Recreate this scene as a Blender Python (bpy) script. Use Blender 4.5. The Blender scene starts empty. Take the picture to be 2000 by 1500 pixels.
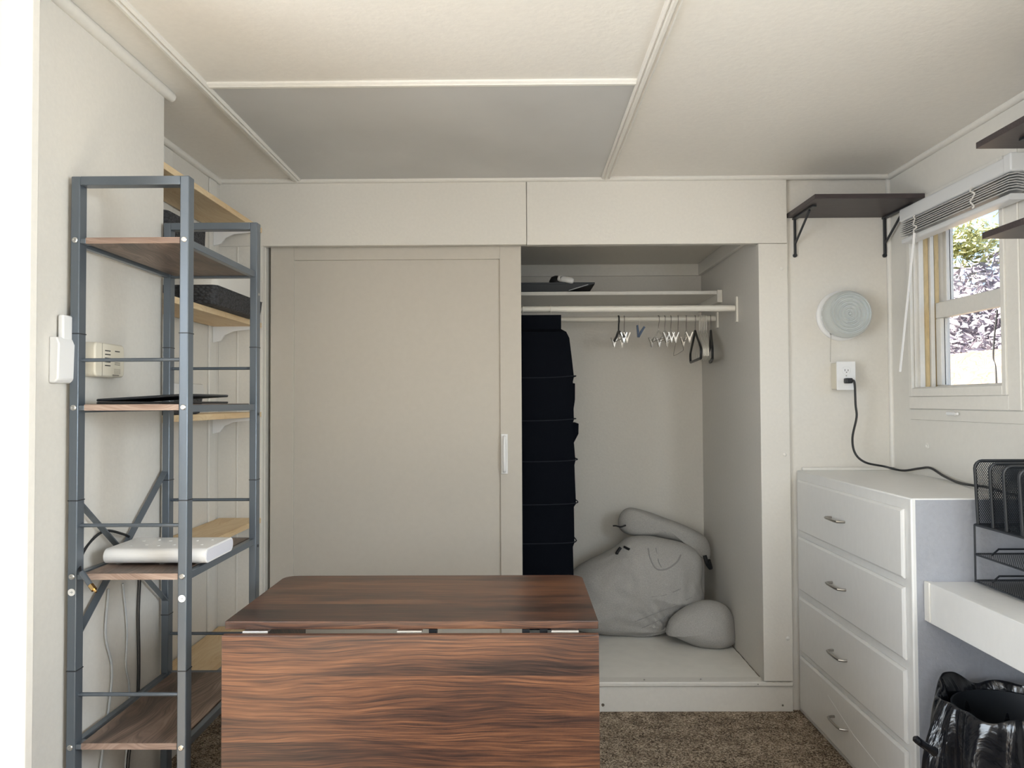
import bpy, bmesh, math, random
from mathutils import Vector, Matrix, noise
from mathutils.bvhtree import BVHTree
random.seed(7)
S = bpy.context.scene
C = S.collection
PI = math.pi

# ------------------------------------------------------------------ camera
F = 1450.0
CAM = Vector((0, 0, 1.2))
_y = Vector((13, -35, -F)).normalized()
_z = Vector((-.005, 1, 0)); _z = (_z - _y * _z.dot(_y)).normalized()
_x = _y.cross(_z)
TO_WORLD = Matrix((_x, _y, _z))            # rows: world axes seen by the camera
cam = bpy.data.objects.new('camera', bpy.data.cameras.new('camera'))
C.objects.link(cam)
cam.data.sensor_width = 36.0
cam.data.lens = F * 36.0 / 2000.0
cam.data.clip_start = .02
cam.matrix_world = Matrix.Translation(CAM) @ TO_WORLD.to_4x4()
S.camera = cam

def at(u, v, axis, val):
    """point of the place seen at (u,v) of the 2000x1500 photo on the plane axis=val"""
    d = TO_WORLD @ Vector(((u - 1000) / F, -(v - 750) / F, -1))
    i = 'XYZ'.index(axis)
    return CAM + d * ((val - CAM[i]) / d[i])

# ------------------------------------------------------------------ light
S.view_settings.view_transform = 'Standard'
S.view_settings.look = 'None'
S.view_settings.gamma = 1
S.view_settings.use_curve_mapping = False
S.view_settings.exposure = -0.07

w = bpy.data.worlds.new('sky'); S.world = w; w.use_nodes = True
wn = w.node_tree.nodes; wl = w.node_tree.links
sky = wn.new('ShaderNodeTexSky'); sky.sky_type = 'NISHITA'; sky.sun_disc = False
sky.sun_elevation = math.radians(48); sky.sun_rotation = math.radians(200)
bg = wn['Background']; bg.inputs['Strength'].default_value = .34
wl.new(sky.outputs[0], bg.inputs['Color'])

def area(name, loc, rot, sx, sy, energy, col):
    l = bpy.data.lights.new(name, 'AREA'); l.shape = 'RECTANGLE'
    l.size = sx; l.size_y = sy; l.energy = energy; l.color = col
    o = bpy.data.objects.new(name, l); C.objects.link(o)
    o.location = loc; o.rotation_euler = rot
    return o
# daylight through the glazed door on the left, the rear window and the second right window
area('daylight_door', (-1.97, .1, 1.05), (0, -math.radians(70), 0), 1.75, 1.4, 84, (.84, .92, 1))
area('daylight_rear', (-.2, -2.37, 1.35), (PI / 2 + math.radians(28), 0, 0), 2.0, 1.0, 19, (1, .97, .93))
area('daylight_right', (1.43, .1, 1.45), (0, math.radians(60), 0), .75, 1.0, 52, (.86, .94, 1))
sun = bpy.data.objects.new('sun', bpy.data.lights.new('sun', 'SUN')); C.objects.link(sun)
sun.data.energy = 36.0; sun.data.angle = .01; sun.data.color = (1, .93, .82)
sun.rotation_euler = Vector((-.8, .12, .52)).to_track_quat('Z', 'Y').to_euler()

# ------------------------------------------------------------------ materials
def _mat(name):
    m = bpy.data.materials.new(name); m.use_nodes = True
    nt = m.node_tree
    return m, nt, nt.nodes['Principled BSDF']

def rgb(r, g, b):
    f = lambda c: (c / 255 / 12.92) if c <= 10 else ((c / 255 + .055) / 1.055) ** 2.4
    return (f(r), f(g), f(b), 1)

def plain(name, col, rough=.5, metal=0, bump=0, scale=60, var=0, stretch=(1, 1, 1), spec=.5, **kw):
    m, nt, b = _mat(name)
    b.inputs['Base Color'].default_value = col
    b.inputs['Roughness'].default_value = rough
    b.inputs['Metallic'].default_value = metal
    b.inputs['Specular IOR Level'].default_value = spec
    for k, v in kw.items():
        b.inputs[k.replace('_', ' ')].default_value = v
    tc = nt.nodes.new('ShaderNodeTexCoord'); mp = nt.nodes.new('ShaderNodeMapping')
    mp.inputs['Scale'].default_value = stretch
    nt.links.new(tc.outputs['Object'], mp.inputs[0])
    n = nt.nodes.new('ShaderNodeTexNoise'); n.inputs['Scale'].default_value = scale
    n.inputs['Detail'].default_value = 5
    nt.links.new(mp.outputs[0], n.inputs['Vector'])
    if bump:
        bp = nt.nodes.new('ShaderNodeBump'); bp.inputs['Strength'].default_value = bump
        bp.inputs['Distance'].default_value = .002
        nt.links.new(n.outputs[0], bp.inputs['Height']); nt.links.new(bp.outputs[0], b.inputs['Normal'])
    if var:
        r = nt.nodes.new('ShaderNodeValToRGB')
        r.color_ramp.elements[0].position = .3; r.color_ramp.elements[1].position = .7
        r.color_ramp.elements[0].color = tuple(c * (1 - var) for c in col[:3]) + (1,)
        r.color_ramp.elements[1].color = tuple(min(1, c * (1 + var)) for c in col[:3]) + (1,)
        nt.links.new(n.outputs[0], r.inputs[0]); nt.links.new(r.outputs[0], b.inputs['Base Color'])
    return m

def wood(name, stops, rough=.4, across=16, along=1.0, plank=.11, pvar=.5, dist=.22, bump=.12, grain='X', ringw=.55, fine=.45):
    """straight-grained timber, grain along X or Y of the object, with cathedral rings, knots and strips"""
    m, nt, b = _mat(name); N = nt.nodes.new; L = nt.links.new
    tc = N('ShaderNodeTexCoord'); sp = N('ShaderNodeSeparateXYZ'); L(tc.outputs['Object'], sp.inputs[0])
    def mth(op, a, bb=None):
        n = N('ShaderNodeMath'); n.operation = op
        for i, q in enumerate((a, bb)):
            if q is None: continue
            if isinstance(q, (int, float)): n.inputs[i].default_value = q
            else: L(q, n.inputs[i])
        return n.outputs[0]
    g = sp.outputs[0] if grain == 'X' else sp.outputs[1]
    o = sp.outputs[1] if grain == 'X' else sp.outputs[0]
    acr = mth('ADD', o, sp.outputs[2])
    idx = mth('FLOOR', mth('DIVIDE', mth('ADD', acr, 7.03), plank))
    wn_ = N('ShaderNodeTexWhiteNoise'); wn_.noise_dimensions = '1D'; L(idx, wn_.inputs['W'])
    rnd = wn_.outputs['Value']
    # slow wander of the grain, local knots
    cb = N('ShaderNodeCombineXYZ'); L(mth('MULTIPLY', mth('ADD', g, mth('MULTIPLY', rnd, 9.0)), 2.6), cb.inputs[0]); L(mth('MULTIPLY', acr, 7.5), cb.inputs[1]); L(mth('MULTIPLY', rnd, 5.0), cb.inputs[2])
    n1 = N('ShaderNodeTexNoise'); n1.inputs['Scale'].default_value = 1.0; n1.inputs['Detail'].default_value = 2; L(cb.outputs[0], n1.inputs['Vector'])
    warped = mth('ADD', acr, mth('MULTIPLY', mth('SUBTRACT', n1.outputs[0], .5), dist))
    cb2 = N('ShaderNodeCombineXYZ'); L(mth('MULTIPLY', g, along), cb2.inputs[0]); L(mth('MULTIPLY', warped, across), cb2.inputs[1]); L(mth('MULTIPLY', rnd, 11.0), cb2.inputs[2])
    n2 = N('ShaderNodeTexNoise'); n2.inputs['Scale'].default_value = 1.6; n2.inputs['Detail'].default_value = 3; n2.inputs['Roughness'].default_value = .6; L(cb2.outputs[0], n2.inputs['Vector'])
    cb3 = N('ShaderNodeCombineXYZ'); L(mth('MULTIPLY', g, along * 5), cb3.inputs[0]); L(mth('MULTIPLY', warped, across * 16), cb3.inputs[1]); L(rnd, cb3.inputs[2])
    n3 = N('ShaderNodeTexNoise'); n3.inputs['Scale'].default_value = 2.0; n3.inputs['Detail'].default_value = 6; L(cb3.outputs[0], n3.inputs['Vector'])
    ring = mth('POWER', mth('MULTIPLY', mth('ADD', mth('SINE', mth('MULTIPLY', warped, across * 42)), 1.0), .5), 3.0)
    tot = mth('ADD', mth('MULTIPLY', n2.outputs[0], 1.15), mth('MULTIPLY', mth('SUBTRACT', n3.outputs[0], .5), fine))
    tot = mth('ADD', tot, mth('MULTIPLY', mth('SUBTRACT', rnd, .5), pvar * .5))
    tot = mth('SUBTRACT', tot, mth('MULTIPLY', mth('MULTIPLY', ring, n2.outputs[0]), ringw * .4))
    r = N('ShaderNodeValToRGB'); cr = r.color_ramp
    while len(cr.elements) < len(stops): cr.elements.new(.5)
    for e, (p, c) in zip(cr.elements, stops): e.position = p; e.color = c
    L(tot, r.inputs[0]); L(r.outputs[0], b.inputs['Base Color'])
    b.inputs['Roughness'].default_value = rough
    bp = N('ShaderNodeBump'); bp.inputs['Strength'].default_value = bump; bp.inputs['Distance'].default_value = .001
    L(n3.outputs[0], bp.inputs['Height']); L(bp.outputs[0], b.inputs['Normal'])
    return m

M = {}
M['wall'] = plain('painted wall', (.72, .692, .64, 1), .45, spec=.35,  bump=.25, scale=90, var=.02)
M['wall_smooth'] = plain('gloss painted wall', (.70, .68, .635, 1), .40, spec=.35, bump=.22, scale=45, var=.015)
M['door'] = plain('beige painted door', (.545, .508, .45, 1), .4, spec=.35, bump=.22, scale=45, var=.015)
M['trimpaint'] = plain('painted trim', (.745, .722, .675, 1), .35, bump=.2, scale=70, var=.02)
M['ceil'] = plain('painted ceiling', (.80, .77, .72, 1), .42, bump=.35, scale=70, var=.02)
M['ceil_patch'] = plain('patchy painted ceiling', (.55, .548, .54, 1), .38, bump=.2, scale=3.5, var=.05)
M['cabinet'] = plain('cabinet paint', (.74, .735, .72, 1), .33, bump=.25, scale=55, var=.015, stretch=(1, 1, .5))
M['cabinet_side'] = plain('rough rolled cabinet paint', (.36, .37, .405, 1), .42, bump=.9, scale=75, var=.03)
M['white'] = plain('white plastic', (.82, .82, .82, 1), .3)
M['white2'] = plain('white enamel rod', (.80, .77, .70, 1), .3)
M['cream'] = plain('cream plastic', (.70, .66, .56, 1), .4)
M['dark'] = plain('dark slot', (.02, .02, .022, 1), .6)
M['rack'] = plain('blue grey powder coat', (.135, .16, .19, 1), .3, metal=.45, bump=.05, scale=300)
M['steel'] = plain('brushed steel', (.55, .55, .54, 1), .28, metal=1)
M['nickel'] = plain('satin nickel', (.42, .40, .37, 1), .32, metal=1)
M['wire'] = plain('wire steel', (.30, .28, .26, 1), .35, metal=1)
M['black'] = plain('black plastic', (.012, .013, .015, 1), .4)
M['blackmetal'] = plain('black metal', (.018, .021, .026, 1), .4, bump=.05, scale=200)
M['cable'] = plain('black rubber cable', (.015, .016, .018, 1), .45)
M['greycable'] = plain('grey cable', (.42, .44, .46, 1), .5)
M['shelfdark'] = plain('espresso laminate', (.045, .034, .036, 1), .45, bump=.08, scale=20, var=.25, stretch=(1, 12, 12))
M['gold'] = plain('brass', (.8, .55, .25, 1), .25, metal=1)
M['sticker'] = plain('white sticker', (.85, .85, .84, 1), .5)
M['blue'] = plain('blue plastic', (.03, .07, .15, 1), .4)
M['clear'] = plain('clear plastic', (.75, .74, .70, 1), .12, Alpha=.28)
M['liner'] = plain('white cotton liner', (.68, .66, .62, 1), .9, bump=.4, scale=150)
M['yellowed'] = plain('yellowed wood track', (.62, .48, .26, 1), .5, bump=.2, scale=30, stretch=(4, 4, 1), var=.12)
M['blind'] = plain('vinyl blind', (.66, .67, .68, 1), .4)
M['bounce_block'] = plain('cream bounce fabric', (.72, .66, .56, 1), .9)
M['walnut'] = wood('walnut laminate', [(.22, rgb(30, 21, 19)), (.36, rgb(52, 36, 30)), (.50, rgb(72, 48, 37)), (.64, rgb(95, 62, 44)), (.84, rgb(122, 83, 58))], rough=.34, across=15, along=1.1, plank=.135, pvar=.34, dist=.06, ringw=.45, fine=.85)
M['rustic'] = wood('rustic brown board', [(.2, rgb(58, 48, 44)), (.45, rgb(92, 76, 66)), (.65, rgb(122, 102, 90)), (.85, rgb(150, 130, 116))], rough=.42, across=14, along=2.0, plank=.3, grain='Y')
M['rusticedge'] = wood('board edge', [(.2, rgb(116, 96, 86)), (.5, rgb(150, 128, 116)), (.85, rgb(180, 160, 148))], rough=.5, across=30, along=3, plank=.4)
M['pine'] = wood('raw pine', [(.2, rgb(196, 158, 112)), (.45, rgb(222, 192, 148)), (.85, rgb(238, 216, 178))], rough=.6, across=14, along=1.4, plank=.22, pvar=.2, grain='Y')
M['plywood'] = wood('weathered plywood', [(.2, rgb(70, 44, 30)), (.5, rgb(118, 102, 86)), (.85, rgb(140, 126, 108))], rough=.8, across=5, along=.8, plank=3, dist=.6, ringw=1.2, grain='Y')

def carpet():
    m, nt, b = _mat('brown fleck carpet'); N = nt.nodes.new; L = nt.links.new
    tc = N('ShaderNodeTexCoord'); v = N('ShaderNodeTexVoronoi'); v.inputs['Scale'].default_value = 230
    L(tc.outputs['Object'], v.inputs['Vector'])
    n = N('ShaderNodeTexNoise'); n.inputs['Scale'].default_value = 14; n.inputs['Detail'].default_value = 8; L(tc.outputs['Object'], n.inputs['Vector'])
    r = N('ShaderNodeValToRGB'); cr = r.color_ramp
    cr.elements.new(.5)
    for e, (p, c) in zip(cr.elements, [(.1, rgb(82, 70, 60)), (.5, rgb(158, 140, 120)), (.95, rgb(226, 210, 188))]): e.position = p; e.color = c
    sx = N('ShaderNodeSeparateXYZ'); L(v.outputs['Color'], sx.inputs[0])
    mx = N('ShaderNodeMath'); mx.operation = 'MULTIPLY_ADD'; L(n.outputs[0], mx.inputs[0]); mx.inputs[1].default_value = .8
    sc_ = N('ShaderNodeMath'); sc_.operation = 'MULTIPLY_ADD'; L(sx.outputs[0], sc_.inputs[0]); sc_.inputs[1].default_value = .75; sc_.inputs[2].default_value = -.3
    L(sc_.outputs[0], mx.inputs[2]); L(mx.outputs[0], r.inputs[0]); L(r.outputs[0], b.inputs['Base Color'])
    b.inputs['Roughness'].default_value = 1; b.inputs['Specular IOR Level'].default_value = .1
    bp = N('ShaderNodeBump'); bp.inputs['Strength'].default_value = 1; bp.inputs['Distance'].default_value = .006
    L(v.outputs['Distance'], bp.inputs['Height']); bp.invert = True; L(bp.outputs[0], b.inputs['Normal'])
    return m
M['carpet'] = carpet()

def woven(name, col, a, bb, sc=150, light=None):
    m, nt, b = _mat(name); N = nt.nodes.new; L = nt.links.new
    tc = N('ShaderNodeTexCoord'); v = N('ShaderNodeTexVoronoi'); v.inputs['Scale'].default_value = sc
    mp = N('ShaderNodeMapping'); mp.inputs['Scale'].default_value = a; L(tc.outputs['Object'], mp.inputs[0]); L(mp.outputs[0], v.inputs['Vector'])
    r = N('ShaderNodeValToRGB'); r.color_ramp.elements[0].color = tuple(c * 1.9 for c in col[:3]) + (1,); r.color_ramp.elements[1].color = tuple(c * bb for c in col[:3]) + (1,)
    L(v.outputs['Distance'], r.inputs[0]); L(r.outputs[0], b.inputs['Base Color']); b.inputs['Roughness'].default_value = .7
    bp = N('ShaderNodeBump'); bp.inputs['Strength'].default_value = .9; bp.inputs['Distance'].default_value = .004; bp.invert = True
    L(v.outputs['Distance'], bp.inputs['Height']); L(bp.outputs[0], b.inputs['Normal'])
    return m
M['wicker'] = woven('dark wicker', (.035, .036, .04, 1), (1, 1, 1.6), .3, 95)
M['plush'] = plain('grey plush fabric', (.41, .40, .38, 1), .95, bump=.5, scale=260, var=.13, spec=.1)
M['plushseam'] = plain('grey seam piping', (.31, .305, .295, 1), .95, bump=.3, scale=200)
M['cloth'] = plain('black nonwoven fabric', (.004, .005, .008, 1), 1, bump=.4, scale=140, spec=.08)

def mesh_mat(name, ax, pitch=.0105):
    m, nt, b = _mat(name); N = nt.nodes.new; L = nt.links.new
    b.inputs['Base Color'].default_value = (.02, .024, .03, 1); b.inputs['Roughness'].default_value = .4
    tc = N('ShaderNodeTexCoord'); sp = N('ShaderNodeSeparateXYZ'); L(tc.outputs['Object'], sp.inputs[0])
    def mth(op, a, bb=None):
        n = N('ShaderNodeMath'); n.operation = op
        for i, q in enumerate((a, bb)):
            if q is None: continue
            if isinstance(q, (int, float)): n.inputs[i].default_value = q
            else: L(q, n.inputs[i])
        return n.outputs[0]
    p = sp.outputs[ax[0]]; q = sp.outputs[ax[1]]
    s = mth('SINE', mth('MULTIPLY', mth('ADD', p, mth('MULTIPLY', q, .6)), 2 * PI / pitch))
    t = mth('SINE', mth('MULTIPLY', mth('SUBTRACT', p, mth('MULTIPLY', q, .6)), 2 * PI / pitch))
    solid = mth('LESS_THAN', mth('MINIMUM', mth('ABSOLUTE', s), mth('ABSOLUTE', t)), .42)
    L(solid, b.inputs['Alpha'])
    return m
M['mesh_v'] = mesh_mat('black expanded mesh upright', (0, 2))
M['mesh_h'] = mesh_mat('black expanded mesh flat', (0, 1))

def glass(name, col=(1, 1, 1, 1), rough=0, bump=0, pane=False):
    m, nt, b = _mat(name)
    b.inputs['Base Color'].default_value = col
    b.inputs['Roughness'].default_value = rough
    b.inputs['Transmission Weight'].default_value = 1
    b.inputs['IOR'].default_value = 1.02 if pane else 1.45
    return m
M['pane'] = glass('window glass', pane=True)
M['lampglass'] = plain('frosted moulded glass', (.76, .80, .78, 1), .12, Transmission_Weight=.35, Coat_Weight=.6)
def bagmat():
    m, nt, b = _mat('black bin liner plastic'); N = nt.nodes.new; L = nt.links.new
    b.inputs['Base Color'].default_value = (.006, .007, .010, 1); b.inputs['Roughness'].default_value = .2
    b.inputs['Specular IOR Level'].default_value = .7
    tc = N('ShaderNodeTexCoord'); n = N('ShaderNodeTexNoise'); n.inputs['Scale'].default_value = 7; n.inputs['Detail'].default_value = 4; n.inputs['Distortion'].default_value = 1.5
    mp = N('ShaderNodeMapping'); mp.inputs['Scale'].default_value = (1.6, 1.6, .7); L(tc.outputs['Object'], mp.inputs[0]); L(mp.outputs[0], n.inputs['Vector'])
    bp = N('ShaderNodeBump'); bp.inputs['Strength'].default_value = .5; bp.inputs['Distance'].default_value = .02
    L(n.outputs[0], bp.inputs['Height']); L(bp.outputs[0], b.inputs['Normal'])
    return m
M['bag'] = bagmat()

# ------------------------------------------------------------------ mesh helpers
class MB:
    def __init__(s): s.v = []; s.f = []
    def box(s, x0, x1, y0, y1, z0, z1):
        n = len(s.v)
        s.v += [Vector(p) for p in ((x0, y0, z0), (x1, y0, z0), (x1, y1, z0), (x0, y1, z0), (x0, y0, z1), (x1, y0, z1), (x1, y1, z1), (x0, y1, z1))]
        s.f += [tuple(n + i for i in q) for q in ((3, 2, 1, 0), (4, 5, 6, 7), (0, 1, 5, 4), (1, 2, 6, 5), (2, 3, 7, 6), (3, 0, 4, 7))]
        return s
    def bar(s, a, b, w, h, up=(0, 0, 1)):
        a = Vector(a); b = Vector(b); d = (b - a).normalized(); up = Vector(up)
        if abs(d.dot(up)) > .98: up = Vector((0, 1, 0))
        r = d.cross(up).normalized(); q = r.cross(d).normalized(); n = len(s.v)
        for p in (a, b):
            for i, j in ((-1, -1), (1, -1), (1, 1), (-1, 1)): s.v.append(p + r * (i * w / 2) + q * (j * h / 2))
        s.f += [tuple(n + i for i in t) for t in ((3, 2, 1, 0), (4, 5, 6, 7), (0, 1, 5, 4), (1, 2, 6, 5), (2, 3, 7, 6), (3, 0, 4, 7))]
        return s
    def tube(s, pts, r, seg=10, closed=False):
        pts = [Vector(p) for p in pts]; N = len(pts); n0 = len(s.v)
        rr = r if isinstance(r, (list, tuple)) else [r] * N
        nrm = None
        for i, p in enumerate(pts):
            if closed: t = pts[(i + 1) % N] - pts[i - 1]
            else: t = pts[min(i + 1, N - 1)] - pts[max(i - 1, 0)]
            t.normalize()
            if nrm is None:
                nrm = t.cross(Vector((0, 0, 1)))
                if nrm.length < .1: nrm = t.cross(Vector((1, 0, 0)))
                nrm.normalize()
            else:
                nrm = (nrm - t * nrm.dot(t))
                if nrm.length < 1e-5: nrm = t.orthogonal()
                nrm.normalize()
            bi = t.cross(nrm)
            for k in range(seg):
                a = 2 * PI * k / seg
                s.v.append(p + (nrm * math.cos(a) + bi * math.sin(a)) * rr[i])
        for i in range(N if closed else N - 1):
            j = (i + 1) % N
            for k in range(seg):
                l = (k + 1) % seg
                s.f.append((n0 + i * seg + k, n0 + i * seg + l, n0 + j * seg + l, n0 + j * seg + k))
        if not closed:
            s.f.append(tuple(n0 + k for k in reversed(range(seg)))); s.f.append(tuple(n0 + (N - 1) * seg + k for k in range(seg)))
        return s
    def lathe(s, c, axis, prof, seg=32):
        """prof: (radius, height along axis)"""
        c = Vector(c); a = Vector(axis).normalized(); r = a.orthogonal().normalized(); q = a.cross(r); n0 = len(s.v)
        for (rad, h) in prof:
            for k in range(seg):
                t = 2 * PI * k / seg
                s.v.append(c + a * h + (r * math.cos(t) + q * math.sin(t)) * max(rad, 1e-5))
        for i in range(len(prof) - 1):
            for k in range(seg):
                l = (k + 1) % seg
                s.f.append((n0 + i * seg + k, n0 + i * seg + l, n0 + (i + 1) * seg + l, n0 + (i + 1) * seg + k))
        return s
    def prism(s, poly, axis, d0, d1):
        """poly 2-D in the two other axes (in xyz order), extruded along axis"""
        n = len(s.v); N = len(poly)
        for d in (d0, d1):
            for (a, b) in poly:
                s.v.append(Vector({'X': (d, a, b), 'Y': (a, d, b), 'Z': (a, b, d)}[axis]))
        s.f.append(tuple(range(n, n + N))); s.f.append(tuple(reversed(range(n + N, n + 2 * N))))
        for i in range(N):
            j = (i + 1) % N
            s.f.append((n + i, n + N + i, n + N + j, n + j))
        return s
    def build(s, name, mat, parent=None, bevel=0, smooth=True, origin=None, seg=2):
        off = Vector(origin) if origin is not None else Vector((0, 0, 0))
        base = Vector((0, 0, 0)); p = parent
        while p is not None: base += p.location; p = p.parent
        me = bpy.data.meshes.new(name)
        me.from_pydata([tuple(v - off - base) for v in s.v], [], s.f)
        bm = bmesh.new(); bm.from_mesh(me)
        bmesh.ops.recalc_face_normals(bm, faces=bm.faces)
        bm.to_mesh(me); bm.free()
        if smooth:
            for p_ in me.polygons: p_.use_smooth = True
            me.set_sharp_from_angle(angle=math.radians(38))
        me.materials.append(mat)
        o = bpy.data.objects.new(name, me); C.objects.link(o)
        o.location = off
        if parent is not None: o.parent = parent
        if bevel:
            b = o.modifiers.new('bevel', 'BEVEL'); b.width = bevel; b.segments = seg; b.limit_method = 'ANGLE'
            b.angle_limit = math.radians(40)
        return o

def tag(o, label=None, cat=None, group=None, kind=None):
    if label: o['label'] = label
    if cat: o['category'] = cat
    if group: o['group'] = group
    if kind: o['kind'] = kind
    return o
def thing(name, loc, label, cat, group=None):
    o = bpy.data.objects.new(name, None); o.empty_display_size = .05; C.objects.link(o); o.location = loc
    return tag(o, label, cat, group)
def struct(name, loc=None):
    o = bpy.data.objects.new(name, None); o.empty_display_size = .05; C.objects.link(o)
    if loc: o.location = loc
    o['kind'] = 'structure'; return o
def S_(name, mb, mat, **k):
    o = mb.build(name, mat, **k); o['kind'] = 'structure'; return o
def copy_tree(o, parent=None):
    kids = list(o.children)
    c = o.copy(); C.objects.link(c); c.parent = parent
    for ch in kids: copy_tree(ch, c)
    return c
def smooth_path(pts, n=8):
    pts = [Vector(p) for p in pts]; out = []
    P = [pts[0] * 2 - pts[1]] + pts + [pts[-1] * 2 - pts[-2]]
    for i in range(1, len(P) - 2):
        for k in range(n):
            t = k / n; a, b, c, d = P[i - 1:i + 3]
            out.append(.5 * ((2 * b) + (c - a) * t + (2 * a - 5 * b + 4 * c - d) * t * t + (3 * b - a - 3 * c + d) * t ** 3))
    out.append(pts[-1]); return out
def rrect(w, h, r, n=5, cx=0, cy=0, skip=()):
    out = []
    for i, (sx, sy, a0) in enumerate(((1, 1, 0), (-1, 1, 90), (-1, -1, 180), (1, -1, 270))):
        if i in skip: out.append((cx + sx * w / 2, cy + sy * h / 2)); continue
        for k in range(n + 1):
            a = math.radians(a0 + 90 * k / n)
            out.append((cx + sx * (w / 2 - r) + r * math.cos(a), cy + sy * (h / 2 - r) + r * math.sin(a)))
    return out

# ------------------------------------------------------------------ room shell
ZC = 2.08; YB = 2.90; XR = 1.46; XL = -.985; XA = -1.178
S_('floor', MB().box(-2.1, 1.6, -2.5, 2.93, -.05, 0), M['carpet'])
S_('ceiling', MB().box(-2.1, 1.6, -2.5, 3.0, ZC, ZC + .08), M['ceil'])
# left: partition end facing the camera, side wall behind the rack, alcove wall
S_('wall_left', MB().box(-2.1, XL, 1.30, 2.045, 0, ZC), M['wall'], bevel=.002)
S_('wall_partition', MB().box(-2.1, -.905, 1.352, 1.372, 0, ZC), M['wall'], bevel=.003)
S_('trim_1', MB().box(-.915, -.897, 1.350, 1.374, 0, ZC), M['trimpaint'], bevel=.003)
S_('wall_alcove', MB().box(-2.1, XA, 2.045, 2.93, 0, ZC), M['wall'])
mb = MB(); mb.box(-2.12, -2.0, -2.5, -.5, 0, ZC).box(-2.12, -2.0, 1.2, 1.352, 0, ZC).box(-2.12, -2.0, -.5, 1.2, 1.95, ZC)
S_('wall_left_rear', mb, M['wall'])
mb = MB(); mb.box(-2.1, -1.2, -2.52, -2.4, 0, ZC).box(.8, 1.6, -2.52, -2.4, 0, ZC).box(-1.2, .8, -2.52, -2.4, 0, .85).box(-1.2, .8, -2.52, -2.4, 1.85, ZC)
S_('wall_rear', mb, M['wall'])
# right wall with its window opening (y 2.235-2.745) and a second one behind the camera
WY0, WY1, WZ0, WZ1 = 2.238, 2.748, 1.243, 1.90
mb = MB()
x0, x1 = XR, XR + .13
mb.box(x0, x1, WY1, 3.0, 0, ZC); mb.box(x0, x1, WY0, WY1, 0, WZ0); mb.box(x0, x1, WY0, WY1, WZ1, ZC)
mb.box(x0, x1, .65, WY0, 0, ZC); mb.box(x0, x1, -.45, .65, 0, 1.05); mb.box(x0, x1, -.45, .65, 1.85, ZC); mb.box(x0, x1, -2.5, -.45, 0, ZC)
S_('wall_right', mb, M['wall_smooth'])
# closet front: header boards, jambs, step, wall beside it
mb = MB(); mb.box(-1.178, .0335, YB, YB + .03, 1.818, ZC).box(.0355, 1.0535, YB - .001, YB + .03, 1.816, ZC)
mb.box(-1.178, -1.003, YB, YB + .03, 0, 1.818)
mb.box(.941, 1.054, YB, YB + .03, .118, 1.8145)
mb.box(1.035, XR, YB + .0305, YB + .05, 0, ZC).box(1.057, XR, YB + .018, YB + .0305, 0, ZC).box(-1.178, 1.0535, YB + .031, YB + .04, 1.832, ZC)
S_('wall_back', mb, M['wall'], bevel=.0015)
mb = MB(); mb.box(-1.0, 1.054, YB + .003, YB + .03, 0, .098)
S_('baseboard_back', mb, M['trimpaint'], bevel=.002)
mb = MB(); mb.box(-1.0, 1.054, YB - .006, YB + .05, .099, .117)
S_('trim_2', mb, M['trimpaint'], bevel=.004)
# seams on the back wall left of the door and the standards
mb = MB(); mb.box(-1.105, -1.099, YB - .003, YB, 0, 1.815).box(-1.022, -1.004, YB - .006, YB, 0, 1.815)
S_('trim_3', mb, M['trimpaint'], bevel=.001)
mb = MB(); mb.box(XA, XA + .008, 2.80, 2.86, 0, ZC - .02).box(XA, XA + .004, 2.44, 2.5, 0, ZC - .02)
S_('trim_4', mb, M['trimpaint'], bevel=.002)
# ceiling mouldings
def moulding(name, a, b, w=.036, h=.014):
    a = Vector(a); b = Vector(b); d = (b - a).normalized(); side = d.cross(Vector((0, 0, 1)))
    prof = [(-w / 2, 0), (-w / 2, -h * .45), (-w * .36, -h * .8), (-w * .2, -h * .55), (-w * .1, -h), (w * .1, -h), (w * .2, -h * .55), (w * .36, -h * .8), (w / 2, -h * .45), (w / 2, 0)]
    mb = MB()
    for p in (a, b):
        for (x, z) in prof: mb.v.append(p + side * x + Vector((0, 0, z)))
    n = len(prof)
    for i in range(n): mb.f.append((i, (i + 1) % n, n + (i + 1) % n, n + i))
    mb.f.append(tuple(range(n))); mb.f.append(tuple(reversed(range(n, 2 * n))))
    return S_(name, mb, M['trimpaint'])
moulding('trim_5', (-.868, -2.4, ZC), (-.868, 2.9, ZC))
moulding('trim_6', (.345, -2.4, ZC), (.345, 2.9, ZC))
moulding('trim_7', (-.85, 2.02, ZC), (.327, 2.02, ZC), .03, .010)
S_('ceiling_patch', MB().box(-.85, .327, 2.035, YB, ZC - .003, ZC + .001), M['ceil_patch'])
def crown(name, a, b, r=.012):
    return S_(name, MB().tube([a, b], r, 10), M['trimpaint'])
crown('trim_8', (-1.178, YB - .004, ZC - .004), (XR, YB - .004, ZC - .004))
crown('trim_9', (XR - .004, -2.3, ZC - .004), (XR - .004, YB, ZC - .004), .013)
crown('trim_10', (XA + .004, 2.05, ZC - .006), (XA + .004, YB, ZC - .006), .013)
crown('trim_11', (XL + .004, 1.38, ZC - .012), (XL + .004, 2.075, ZC - .012), .015)
S_('trim_12', MB().tube([(XR - .002, YB + .014, .94), (XR - .002, YB + .014, ZC)], .011, 10), M['trimpaint'])
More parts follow.
